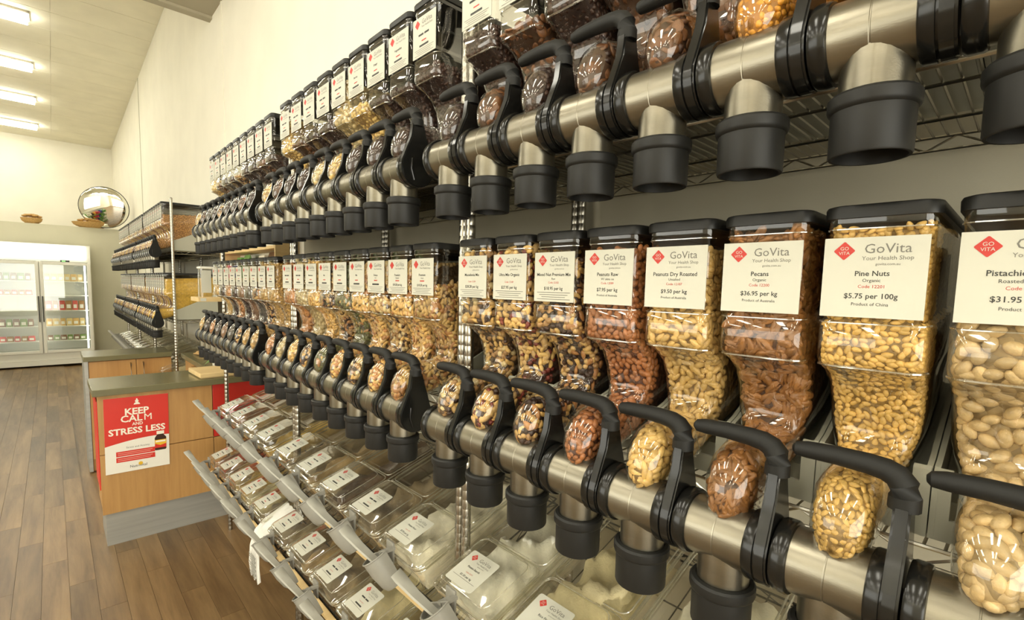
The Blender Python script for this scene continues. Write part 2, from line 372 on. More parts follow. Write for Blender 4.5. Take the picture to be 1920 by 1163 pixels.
pr.poly([(-.016, .178), (.016, .178), (.012, .186), (.006, .190), (.009, .2), (.004, .207), (.003, .214), (-.003, .214), (-.004, .207), (-.009, .2), (-.006, .190), (-.012, .186)], PWH, .0006)
pr.text('Stress and Anxiety', .0, -.083, .015, INKG, lift=.0006)
for v in (-.128, -.163):
    pr.rect(-.105, .082, v, v + .030, PRED, .0006)
    for q in (.008, .018): pr.rect(-.098, .06 + (q > .01) * .01, v + q, v + q + .004, mat('poster_pink', (.75, .3, .25), .5), .001)
pr.text('Nutrivital', .0, -.205, .022, INK, lift=.0006)
SUNY = mat('poster_yellow', (.75, .45, .02), .5)
pr.poly([(.010 + .011 * math.cos(2 * PI * k / 14), -.187 + .011 * math.sin(2 * PI * k / 14)) for k in range(14)], SUNY, .0006)
BT = mat('bottle_brown', (.045, .018, .010), .3)
BV = .026
_o = pr.fn; pr.fn = lambda u, v, l=0: _o(u, v + BV, l)
pr.poly([(.085, -.150), (.135, -.150), (.140, -.145), (.140, -.072), (.130, -.058), (.125, -.050), (.097, -.050), (.090, -.058), (.082, -.072), (.082, -.145)], BT, .001)
pr.rect(.092, .130, -.050, -.030, PWH, .001); pr.rect(.082, .140, -.135, -.085, SUNY, .0014); pr.poly([(.082, -.135), (.140, -.135), (.140, -.112), (.11, -.12), (.082, -.108)], PRED, .0016)
pr.rect(.086, .136, -.1, -.09, PWH, .0016)
pr.fn = _o
ob('print', pr.b.mesh('print', smooth=False), po)
# poster on the side of the counter end
e2 = tag(part('leaflet_strip', None, PRED, lambda b: b.box(.158, .1625, 3.66, 3.95, .35, .88)), 'narrow red leaflet stuck on the short end of the oak counter', 'leaflet')
# things on the counter
tr = thing('wooden_tray', 'pale wooden board tray on the olive counter top', 'tray', (.80, 3.80, Z1), (0, 0, math.radians(2)))
part('board', tr, PINE, lambda b: b.box(-.13, .13, -.155, .155, .006, .034, .004)); part('base', tr, PINE, lambda b: b.box(-.12, .12, -.14, .14, 0, .007))
pt = thing('plant_cup', 'small white cup with a green sprig behind the wooden tray', 'plant', (.85, 4.01, Z1))
part('cup', pt, WHITE, lambda b: b.lathe([(.022, 0), (.03, .05), (.031, .052), (.027, .052), (.02, .01)], n=16))
LEAF = mat('leaf_green', (.10, .22, .04), .5)
for k in range(7):
    a = k * .9; d_ = Vector((math.cos(a), math.sin(a), 0)); p0 = Vector((0, 0, .045)); pm = p0 + d_ * .045 + Vector((0, 0, .03)); p1 = p0 + d_ * .095 + Vector((0, 0, .0)); s_ = Vector((-d_.y, d_.x, 0)) * .014
    ob('leaf', MB().use(LEAF).add([p0, pm - s_, p1, pm + s_, pm + Vector((0, 0, .004))], [(0, 1, 4), (1, 2, 4), (2, 3, 4), (3, 0, 4)]).mesh('leaf'), pt)
bag = thing('paper_bag', 'small kraft paper bag lying on the side counter', 'bag', (.98, 4.78, Z1), (0, 0, .4))
KRAFT = mat('kraft', (.45, .28, .11), .7, var=.1, scale=30, bump=.5, bscale=40)
part('bag_body', bag, KRAFT, lambda b: b.ring_loft([[(x, yy, zz) for x, yy in rrect(0, 0, hx, hy, .02)] for hx, hy, zz in ((.07, .10, 0), (.085, .115, .012), (.075, .10, .035), (.04, .06, .045))], True, True))
part('fold', bag, KRAFT, lambda b: b.box(-.06, .06, .10, .16, .002, .014, .004))
cupw = thing('white_dish', 'small white dish on the side counter near the dispensers', 'dish', (.97, 4.45, Z1))
part('bowl', cupw, WHITE, lambda b: b.lathe([(.035, 0), (.055, .03), (.057, .032), (.052, .032), (.03, .006)], n=20))
part('foot', cupw, WHITE, lambda b: b.lathe([(.03, -.0), (.032, .004)], n=20))
# ------------------------------------------------------------------ wooden wall shelf with packets above the side counter
ws = thing('pine_shelf', 'pine wall shelf of two boards holding coloured packets', 'shelf', (WX, 4.3, 1.5))
part('board', ws, PINE, lambda b: b.box(-.16, -.001, -.76, .68, .325, .347, .002)); part('board', ws, PINE, lambda b: b.box(-.16, -.001, -.76, .68, .10, .122, .002))
part('end_panel', ws, PINE, lambda b: b.box(-.16, -.001, -.78, -.761, .10, .62, .002)); part('end_panel', ws, PINE, lambda b: b.box(-.16, -.001, .681, .70, .10, .62, .002))
pc = [(.75, .72, .6), (.55, .06, .05), (.15, .35, .08), (.75, .72, .62), (.7, .35, .05), (.05, .08, .25), (.74, .70, .55), (.12, .06, .03), (.6, .05, .15), (.2, .4, .12)]
pcn = ['white', 'red', 'green', 'ivory', 'orange', 'navy', 'cream', 'brown', 'crimson', 'leaf-green']
def packet(name, x, y, z, w, d, h, c, label, group, kind=0):
    t = thing(name, label, 'packet', (x, y, z), (0, 0, random.uniform(-.05, .05)), group); m = mat('pack_%.2f_%.2f_%.2f' % c, c, .4)
    if kind == 0: part('box', t, m, lambda b: b.box(-d / 2, d / 2, -w / 2, w / 2, 0, h, .003))
    else:
        part('pouch', t, m, lambda b: b.ring_loft([[(px, py, zz * h) for px, py in rrect(0, 0, d / 2 * q, w / 2, .006)] for q, zz in ((.8, 0), (1, .15), (.95, .6), (.35, .9), (.1, 1))], True, True))
    part('front_print', t, mat('pack_label', (.76, .73, .62), .5), lambda b: b.box(-d / 2 - .0025, -d / 2 - .0005, -w * .3, w * .3, h * .25, h * .6))
for sh, z0 in (('upper', 1.848), ('lower', 1.623)):
    yy = 3.60
    for i in range(9):
        w = .12 + .03 * ((i * 5) % 3); packet('food_packet', 1.19, yy + w / 2, z0, w, .06, .15 + .02 * ((i * 7) % 4) - (.0 if sh == 'upper' else .02), pc[(i * 3 + (sh == 'lower') * 4) % 10],
            '%s packet standing on %s board of pine wall shelf' % (pcn[(i * 3 + (sh == 'lower') * 4) % 10], sh), 'packets on the pine wall shelf', i % 2)
        yy += w + .006
# bracket shelf with a clear display canister at the end of the dispensers
bs = thing('bracket_shelf', 'thick pine bracket shelf beyond the dispensers carrying a clear canister', 'shelf', (.70, 3.75, 1.455))
part('board', bs, PINE, lambda b: b.box(0, .565, 0, .24, 0, .028, .002)); part('price_card', bs, PAPER, lambda b: b.box(.012, .045, -.002, -.0003, .004, .024))
part('bracket', bs, BLACKM, lambda b: b.prism([(.565, -.16), (.565, -.001), (.15, -.001), (.16, -.012), (.55, -.14)], 'y', .11, .13))
cn = thing('display_canister', 'square clear canister of nuts with white label on bracket shelf', 'canister', (.775, 3.85, 1.4835))
part('jar', cn, PLASTIC, lambda b: b.ring_loft([[(px, py, zz) for px, py in rrect(0, 0, .05, .05, .01)] for zz in (.001, .19)], True, False))
part('lid', cn, WHITE, lambda b: b.box(-.052, .052, -.052, .052, .19, .205, .004)); part('label', cn, PAPER, lambda b: b.box(-.046, .012, -.0525, -.0508, .03, .18))
# ------------------------------------------------------------------ fridge
fr = thing('display_fridge', 'white two-door upright display fridge with lit header', 'fridge', (-.145, 11.79, 0))
FW = .685
FPC = [(.33, .16, .05), (.62, .38, .12), (.16, .24, .06), (.55, .08, .06), (.68, .50, .20), (.20, .11, .06)]; FPN = ['brown', 'orange', 'green', 'red', 'golden', 'dark brown']
part('cabinet', fr, WHITE, lambda b: [b.box(-FW, FW, .62, .68, .03, 2.16), b.box(-FW, -FW + .04, .04, .62, .03, 2.16), b.box(FW - .04, FW, .04, .62, .03, 2.16), b.box(-FW + .04, FW - .04, .04, .62, .12, .25), b.box(-FW + .04, FW - .04, .04, .62, 1.86, 2.16), b.box(-.025, .025, .04, .08, .25, 1.86)])
part('header_light', fr, mat('header_glow', (.9, .9, .85), .4, emit=((1, .98, .88), 3.0)), lambda b: b.box(-FW + .02, FW - .06, .012, .039, 1.905, 2.14, .004))
part('display', fr, BLACK, lambda b: b.box(.28, .40, .030, .039, 1.855, 1.885)); part('display_digit', fr, mat('led_green', (.1, .6, .1), .5, emit=((.3, 1, .2), 1.5)), lambda b: b.box(.30, .345, .026, .0295, 1.862, 1.878))
part('plinth', fr, WHITE, lambda b: b.box(-FW + .02, FW - .02, .02, .6, .03, .118, .004)); part('foot', fr, BLACKM, lambda b: [b.box(sx * .6 - .03, sx * .6 + .03, .1, .16, 0, .031) for sx in (-1, 1)])
part('inner_light', fr, mat('fridge_tube', (.9, .9, .9), .4, emit=((1, .99, .92), 4.5)), lambda b: [b.box(sx * .6 - .012, sx * .6 + .012, .06, .085, .3, 1.8) for sx in (-1, 1)] + [b.box(-.03, -.02, .09, .12, .3, 1.8), b.box(.02, .03, .09, .12, .3, 1.8)])
for sx in (-1, 1):
    x0, x1 = (.006, FW - .01) if sx > 0 else (-FW + .01, -.006)
    d = ob('door', None, fr)
    part('door_frame', d, WHITE, lambda b: [b.box(x0, x0 + .045, 0, .038, .25, 1.85, .004), b.box(x1 - .045, x1, 0, .038, .25, 1.85, .004), b.box(x0 + .045, x1 - .045, 0, .038, .25, .295, .004), b.box(x0 + .045, x1 - .045, 0, .038, 1.80, 1.85, .004)])
    part('door_glass', d, GLASS, lambda b: b.box(x0 + .045, x1 - .045, .016, .022, .295, 1.80))
    hx = x0 + .02 if sx > 0 else x1 - .02
    part('handle', d, WIRED, lambda b: b.box(hx - .008, hx + .008, -.03, -.002, .8, 1.25, .003))
    for k, z in enumerate((.44, .70, .98, 1.25, 1.50)):
        part('shelf', fr, WHITE, lambda b: b.box(x0 + .04, x1 - .04, .1, .58, z, z + .014))
        n = 6
        for i in range(n):
            ci = (i * 3 + k * 2 + (sx > 0) * 5) % 6; c = FPC[ci]; w = .075 + .008 * ((i + k) % 3)
            if (i * 5 + k * 3 + sx) % 5 == 0: continue
            t = thing('chilled_packet', '%s chilled food packet on the %s shelf behind the %s fridge door' % (FPN[ci], ORD[4 - k], 'hinge-side' if sx < 0 else 'display-side'), 'food packet', (-.145 + x0 + .09 + i * .088, 11.79 + .22, z + .0145), (0, 0, 0), 'chilled food in the fridge')
            h = .09 + .04 * ((i * 3 + k) % 3)
            m = mat('pack_%.2f_%.2f_%.2f' % c, c, .4)
            part('body', t, m, lambda b: b.ring_loft([[(py, px, zz * h) for px, py in rrect(0, 0, .03 * q, w / 2 * (1 if q > .5 else .9), .006)] for q, zz in ((.9, 0), (1, .2), (.9, .7), (.4, 1))], True, True))
            part('front_print', t, mat('pack_label', (.76, .73, .62), .5), lambda b: b.box(-w * .3, w * .3, -.0325, -.0305, h * .2, h * .6))
# wicker baskets on the partition and the convex mirror
WICK = mat('wicker', (.50, .30, .10), .7, var=.25, scale=60, bump=1, bscale=90)
for x, r, l in ((-.21, .15, 'small flat wicker basket on the partition above the fridge'), (.62, .29, 'wide flat wicker basket on the partition behind the round mirror')):
    t = thing('wicker_basket', l, 'basket', (x, 12.65, 2.55), (0, 0, 0), None)
    part('basket_body', t, WICK, lambda b: b.lathe([(r * .55, 0), (r * .9, .05), (r, .10), (r * .94, .10), (r * .8, .03), (r * .3, .02)], n=26))
    for k in range(14):
        a = k * 2.4; rr = r * .7 * math.sqrt((k + .5) / 14)
        me = MB().use(WICK).ring_loft([[(px * q, py * q, zz) for px, py in rrect(0, 0, .045, .03, .02)] for q, zz in ((.5, -.01), (1, .006), (.9, .022), (.4, .03))], True, True).mesh('bread_roll')
        ob('bread_roll', me, t, (rr * math.cos(a), rr * math.sin(a), .115 + .035 * (1 - k / 14)), (0, 0, a))
mi = thing('convex_mirror', 'round convex security mirror standing on top of the partition wall', 'mirror', (.81, 12.42, 2.945), (math.radians(9), 0, math.radians(-16)))
MR = .386
cap_ = [(max(MR * math.cos(t * PI / 2 / 12), .0005), -.055 * math.sin(t * PI / 2 / 12)) for t in range(13)]
part('mirror_dome', mi, mat('mirror', (.86, .86, .78), .015, 1.), lambda b: b.lathe(cap_, axis='y', n=48), sharp=80)
part('rim', mi, BLACKM, lambda b: b.lathe([(MR - .006, -.006), (MR + .004, -.008), (MR + .007, .004), (MR + .004, .016), (MR - .02, .016)], axis='y', n=48))
part('back_shell', mi, BLACKM, lambda b: b.lathe([(MR - .01, .012), (.2, .05), (.04, .06)], axis='y', n=32))
part('bracket', mi, BLACKM, lambda b: b.tube([(0, .055, 0), (0, .12, -.06), (0, .20, -.374)], .014, 8))
# gondola shelving further into the shop, seen in the convex mirror
go = thing('gondola_shelf', 'green and white gondola shelving in the aisle, reflected in the round mirror', 'shelving unit', (-2.2, 9.2, 0))
GRN = mat('gondola_green', (.20, .30, .10), .5)
part('back_panel', go, WHITE, lambda b: b.box(-.03, .03, -2.2, 2.2, 0, 1.75)); part('base', go, GRN, lambda b: b.box(-.42, .42, -2.2, 2.2, 0, .14, .004))
for z in (.14, .54, .94, 1.34):
    if z > .2: part('shelf', go, GRN, lambda b: [b.box(.031, .40, -2.2, 2.2, z - .03, z, .003), b.box(-.40, -.031, -2.2, 2.2, z - .03, z, .003)])
    for i in range(12):
        packet('shelf_packet', -1.98, 7.18 + i * .36, z + .001, .30, .22, .20 + .04 * (i % 3), pc[(i * 3 + int(z * 7)) % 10], '%s packet on the aisle gondola shelf, seen in the mirror' % pcn[(i * 3 + int(z * 7)) % 10], 'packets on the aisle gondola', i % 2)
# ================================================================== chrome wire shelving
XP0, XP1, BAY = .775, 1.215, 1.22
def post_mesh(h, x):
    b = MB().use(CHROME); z = 0.; prof = [(.0127, 0)]
    while z < h - .03:
        z += .0254; prof += [(.0127, z - .003), (.0123, z - .0015), (.0123, z + .0005), (.0127, z + .002)]
    prof += [(.0127, h), (.009, h + .004)]
    b.lathe(prof, n=10); return b.mesh('post', sharp=50)
POST = post_mesh(2.29, 0)
def wire_shelf_mesh(L, D, m, step=.0204, truss=True):
    b = MB().use(m); r = .0019
    def bar(p, q, rr=r, n=4): b.tube([p, q], rr, n, False)
    y0, y1 = .012, L - .012
    n = int((y1 - y0) / step)
    for i in range(n + 1): bar((0, y0 + i * (y1 - y0) / n, 0), (D, y0 + i * (y1 - y0) / n, 0))
    for x in (D * .3, D * .7): bar((x, y0, -.004), (x, y1, -.004), .0026)
    for x in (0, D):
        for z in (0, -.024): bar((x, y0, z), (x, y1, z), .0028, 6)
        if truss:
            k = 13; s = (y1 - y0) / k
            for i in range(k):
                bar((x, y0 + i * s, -.024), (x, y0 + (i + .5) * s, 0)); bar((x, y0 + (i + .5) * s, 0), (x, y0 + (i + 1) * s, -.024))
    for y in (y0, y1):
        for z in (0, -.024): bar((0, y, z), (D, y, z), .0028, 6)
        k = 5; s = D / k
        for i in range(k): bar((i * s, y, -.024), ((i + .5) * s, y, 0)); bar(((i + .5) * s, y, 0), ((i + 1) * s, y, -.024))
    return b.mesh('wire_shelf')
SHELF = wire_shelf_mesh(BAY - .03, XP1 - XP0, WIRE)
TIERD = .50
TIER = wire_shelf_mesh(BAY - .03, TIERD, WIRED, .05)
ZL, ZU = 1.295, 1.900
SLOPE = math.atan(.327)
RAIL = MB().use(PINE).box(-.010, .010, .018, BAY - .048, -.016, .016, .002).mesh('front_rail')
def shelving(y0, label, dz=0., tiers=((.665, .858), (.645, .522))):
    t = thing('shelving_unit', label, 'shelving unit', (XP0, y0, 0), group='chrome wire shelving units')
    for x in (0, XP1 - XP0):
        for y in (.0135, BAY - .0135): ob('post', POST, t, (x, y, 0))
    for z in (ZL + dz, ZU + dz): ob('wire_shelf', SHELF, t, (0, .015, z - .0032))
    for (xf, zf) in tiers:
        ca, sa = math.cos(SLOPE), math.sin(SLOPE); hb = .108   # tier plane lies hb below the bin tops
        px, pz = xf + hb * sa + .01, zf - hb * ca - .0035
        ob('bin_rack', TIER, t, (px - XP0, .015, pz), (0, -SLOPE, 0))
        ob('front_rail', RAIL, t, (px - .014 - XP0, .015, pz - .012), (0, -SLOPE, 0))
    return t
BAYS = (-.225, .995, 2.215)
BN = ('pecan bay', 'middle bay', 'counter-side bay')
for y0, n in zip(BAYS, ('chrome wire shelving unit carrying the pecan and pine nut dispensers', 'chrome wire shelving unit in the middle of the long dispenser wall', 'chrome wire shelving unit whose end post stands before the red counter panel')): shelving(y0, n)
U3 = (5.09, 6.31, 7.53); U3Z = -.055
for i, y0 in enumerate(U3): shelving(y0, 'chrome wire shelving unit behind the counter, %s from the counter' % ORD[i], U3Z, ((.665, .80),))
# ================================================================== gravity dispensers
XF = .71; JX = XF
# hopper rings: front point, back point (world X-XF, world z), half width, corner radius
HR = [((0, 1.693), (.40, 1.693), .0535, .016), ((0, 1.680), (.40, 1.680), .0535, .016), ((.002, 1.677), (.398, 1.677), .0525, .016), ((.002, 1.569), (.398, 1.60), .0525, .016),
      ((-.001, 1.566), (.40, 1.597), .0555, .016), ((-.002, 1.520), (.40, 1.556), .0560, .018), ((.004, 1.511), (.40, 1.53), .0550, .018), ((.028, 1.500), (.40, 1.505), .0535, .018),
      ((.050, 1.482), (.385, 1.485), .0525, .020), ((.062, 1.455), (.34, 1.462), .0520, .022), ((.066, 1.428), (.275, 1.430), .0505, .022), ((.062, 1.408), (.20, 1.392), .0455, .024),
      ((.045, 1.399), (.125, 1.355), .0385, .028), ((.012, 1.400), (.055, 1.322), .0345, .030), ((-.022, 1.401), (.002, 1.306), .0330, .0330), ((-.052, 1.393), (-.032, 1.300), .0330, .0330),
      ((-.074, 1.374), (-.058, 1.297), .030, .030), ((-.086, 1.350), (-.074, 1.297), .022, .022), ((-.090, 1.328), (-.084, 1.304), .010, .010)]
def ring(f, bk, w, r, inset=0., n=4):
    F = Vector((f[0], 0, f[1] - ZL)); B = Vector((bk[0], 0, bk[1] - ZL)); e = (B - F); L = e.length; e.normalize(); c = (F + B) / 2
    return [c + e * a + Vector((0, 1, 0)) * bb for a, bb in rrect(0, 0, max(L / 2 - inset, .001), max(w - inset, .001), max(r - inset * .5, .0009), n)]
def hopper_mb(inset=0., m=None, n=4, capt=False):
    b = MB()
    if m: b.use(m)
    b.ring_loft([ring(*h, inset, n) for h in HR], capt, True); return b
PLR = clear('plastic_rim', (.90, .90, .85), .24, .85, .06, 1.4)
def hop_():
    b = hopper_mb(0, PLASTIC, 5); b.use(PLR)
    for i, r, xm in ((6, .0016, .16), (4, .0011, .12), (1, .0011, .12), (13, .0012, .1)):
        q = [p for p in ring(*HR[i], 0, 5)]; q = q[10:] + q[:10]; q = [p for p in q if p.x < xm]
        q.sort(key=lambda p: math.atan2(p.y, .06 - p.x)); b.tube(q, r, 5)
    return b.mesh('hopper', sharp=60)
M_HOP = hop_()
def lid_():
    b = MB().use(BLACKM); rs = []
    for o, z in ((.0005, 1.6925), (.0025, 1.693), (.0030, 1.704), (.0015, 1.7075), (-.002, 1.709), (-.01, 1.7095)):
        rs.append([(px, py, z - ZL) for px, py in rrect(.20, 0, .20 + o, .0545 + o, .017, 5)])
    b.ring_loft(rs, True, True); return b.mesh('lid')
M_LID = lid_()
def cradle_():
    b = MB().use(CRADLE); side = [(.078, .004), (.40, .004), (.40, .235), (.108, .100), (.088, .094), (.078, .080)]
    for s in (-1, 1): b.prism(side, 'y', s * .0625, s * .0565)
    for s in (-1, 1): b.prism([(.0785, .004), (.0845, .004), (.0845, .094), (.0785, .090)], 'y', s * .0620, s * .0440)
    b.box(.0785, .0845, -.044, .044, .004, .032)
    b.prism([(.112, .004), (.39, .004), (.39, .160), (.112, .046)], 'y', -.0560, .0560); return b.mesh('cradle')
M_CRA = cradle_()
AX, AZ = -.055, 1.275 - ZL      # valve axis in local x, z
def valve_():
    b = MB().use(STEEL); b.lathe([(.0405, -.036), (.0405, .004), (.0400, .0045), (.0400, .0055), (.0405, .006), (.0405, .050)], (AX, 0, AZ), 'y', 28)
    b.lathe([(.0335, -.075), (.0335, .005)], (AX, .004, AZ), 'z', 24); return b.mesh('valve_body')
M_VAL = valve_()
def capf_():
    b = MB().use(BLACK); b.lathe([(.0405, .043), (.0440, .044), (.0455, .047), (.0455, .058), (.0435, .0615), (.036, .0625)], (AX, 0, AZ), 'y', 28); return b.mesh('end_cap')
M_CAP = capf_()
def capn_():
    b = MB().use(BLACK); b.lathe([(.0405, -.032), (.0440, -.033), (.0452, -.035), (.0452, -.046), (.040, -.047)], (AX, 0, AZ), 'y', 28); return b.mesh('collar_ring')
M_COL = capn_()
def lever_():
    b = MB().use(BLACK); pts = []
    for k in range(17):
        a = math.radians(150 + 240 * k / 16); pts.append((AX + .0455 * math.cos(a), AZ + .0455 * math.sin(a)))
    pts += [(AX + .034, AZ + .045), (AX + .024, AZ + .075), (AX + .0165, AZ + .104), (AX - .0135, AZ + .104), (AX - .018, AZ + .072), (AX - .030, AZ + .045)]
    bm = bmesh.new(); vs_ = [bm.verts.new((x, -.0625, z)) for x, z in pts]; f = bm.faces.new(vs_)
    r_ = bmesh.ops.extrude_face_region(bm, geom=[f])
    for v in r_['geom']:
        if isinstance(v, bmesh.types.BMVert): v.co.y += .016
    bmesh.ops.bevel(bm, geom=bm.edges[:], offset=.0025, segments=2, affect='EDGES'); b.addbm(bm)
    b.tube([(AX - .018, -.0635, AZ + .02), (AX - .020, -.064, AZ - .005), (AX - .012, -.0635, AZ - .03)], .002, 6)
    return b.mesh('lever', sharp=50)
M_LEV = lever_()
def grip_():
    b = MB().use(GRIPM); z = AZ
    P = [(AX + .001, -.0545, z + .098), (AX + .001, -.0545, z + .112), (AX + .001, -.0525, z + .124), (AX + .001, -.046, z + .132), (AX + .001, -.036, z + .1365), (AX + .001, -.020, z + .1385), (AX + .001, .010, z + .1395), (AX + .001, .040, z + .1385), (AX + .001, .052, z + .1375), (AX + .001, .056, z + .137)]
    R_ = [.0150, .0148, .0142, .0134, .0126, .0120, .0112, .0104, .0085, .004]
    b.tube(P, R_, 12); return b.mesh('grip')
M_GRI = grip_()
def nozzle_():
    b = MB().use(RUBBER); z = AZ
    b.lathe([(.0345, -.064), (.0400, -.065), (.0425, -.068), (.0425, -.078), (.0415, -.081), (.0388, -.083), (.0385, -.128), (.0375, -.130), (.0345, -.130), (.0335, -.09)], (AX, .004, z), 'z', 28, cap=False); return b.mesh('nozzle')
M_NOZ = nozzle_()
LBW, LBH = .102, .096; LBZ = 1.6215 - ZL
M_LAB = MB().use(PAPER).box(-.0006, .0008, -LBW / 2 + .002, LBW / 2 + .002, LBZ - LBH / 2, LBZ + LBH / 2).mesh('label', smooth=False)
lab_fn = lambda u, v, l=0: (-.0009 - l, .002 - u, LBZ + v)
# ------------------------------------------------------------------ nuts
def blob(fn, sub=2):
    bm = bmesh.new(); bmesh.ops.create_icosphere(bm, subdivisions=sub, radius=1)
    for v in bm.verts: v.co = Vector(fn(v.co.copy()))
    vs_ = np.array([v.co[:] for v in bm.verts]); bm.verts.index_update(); fs = [[v.index for v in f.verts] for f in bm.faces]; bm.free(); return vs_, fs
def lump(s, amp, seed):
    rng = random.Random(seed); ph = [rng.uniform(0, 6) for _ in range(6)]
    def f(c):
        k = 1 + amp * (math.sin(3 * c.x + ph[0]) * math.sin(4 * c.y + ph[1]) + .7 * math.sin(5 * c.z + ph[2] + 2 * c.x))
        return (c.x * s[0] * k, c.y * s[1] * k, c.z * s[2] * k)
    return f
def tear(s, p=.35):
    return lambda c: (c.x * s[0], c.y * s[1] * (1 - p * c.x), c.z * s[2] * (1 - p * c.x))
def cashew(c):
    a = c.x * 1.25; rr = .0085; t = .0050 * (1 - .18 * c.x)
    return ((rr + c.y * t) * math.sin(a), (rr + c.y * t) * math.cos(a) - rr * .75, c.z * t * .95)
def pecan(c):
    g = 1 - .20 * math.cos(c.y * 11) * (1 - c.x * c.x) - (.35 if abs(c.y) < .16 else 0)
    return (c.x * .0175, c.y * .0076 * (1 + .12 * math.sin(c.x * 7)), c.z * .0056 * g)
def pist(c):
    k = 1 - .25 * max(0, c.x) ** 2; return (c.x * .0112, c.y * .0072 * k, c.z * .0066 * k)
NUT = {'pistachio': (blob(pist), 'shell_cream', (.52, .37, .175)), 'pine_nut': (blob(tear((.0062, .0037, .0031), .25)), 'pine_gold', (.54, .34, .095)),
       'pecan': (blob(pecan, 3), 'pecan_brown', (.25, .108, .030)), 'peanut': (blob(tear((.0105, .0054, .0046), .12)), 'peanut_blond', (.60, .39, .13)),
       'red_peanut': (blob(tear((.0088, .0053, .0050), .15)), 'peanut_red', (.33, .125, .042)), 'almond': (blob(tear((.0118, .0064, .0042), .35)), 'almond_brown', (.40, .185, .060)),
       'cashew': (blob(cashew), 'cashew_cream', (.61, .38, .12)), 'brazil': (blob(lump((.0150, .0078, .0068), .10, 3)), 'brazil_tan', (.54, .35, .14)), 'hazelnut': (blob(lump((.0064, .0062, .0062), .04, 4)), 'hazel_tan', (.52, .33, .13)),
       'raisin': (blob(lump((.0072, .0052, .0046), .20, 5)), 'raisin_dark', (.045, .020, .012)), 'walnut': (blob(lump((.0105, .0085, .0060), .28, 6)), 'walnut_tan', (.36, .20, .075)),
       'cranberry': (blob(lump((.0070, .0052, .0042), .2, 7)), 'cranberry_red', (.17, .025, .015)), 'pumpkin_seed': (blob(tear((.0078, .0042, .0017), .3)), 'seed_green', (.16, .17, .055)),
       'chickpea': (blob(lump((.0068, .0066, .0066), .05, 8)), 'chickpea_yellow', (.60, .42, .14)), 'macadamia': (blob(lump((.0085, .0083, .0083), .04, 9)), 'macadamia_cream', (.58, .45, .22)),
       'corn_bit': (blob(lump((.0052, .0040, .0030), .12, 10)), 'corn_orange', (.66, .30, .035)), 'date_chip': (blob(lump((.0115, .0095, .0035), .14, 11)), 'chip_brown', (.15, .062, .022)),
       'muesli_flake': (blob(lump((.0062, .0052, .0020), .2, 12)), 'flake_brown', (.48, .26, .085))}
NM = {k: mat(v[1], v[2], .38, var=.26, scale=70, rnd=.20, bump=.3, bscale=500) for k, v in NUT.items()}
NME = {}
def nut_mesh(k):
    if k not in NME:
        b = MB().use(NM[k]); b.add([tuple(p) for p in NUT[k][0][0]], NUT[k][0][1]); NME[k] = b.mesh(k, sharp=80)
    return NME[k]
def frand(): return random.random()
def core_mesh(inset, level):
    me = hopper_mb(inset, None, 4, True).mesh('c'); bm = bmesh.new(); bm.from_mesh(me); bpy.data.meshes.remove(me)
    g = bm.verts[:] + bm.edges[:] + bm.faces[:]
    r_ = bmesh.ops.bisect_plane(bm, geom=g, plane_co=(0, 0, level - ZL), plane_no=(-.06, 0, 1), clear_outer=True)
    ed = [e for e in r_['geom_cut'] if isinstance(e, bmesh.types.BMEdge)]
    if ed: bmesh.ops.holes_fill(bm, edges=ed, sides=0)
    bmesh.ops.recalc_face_normals(bm, faces=bm.faces); return bm
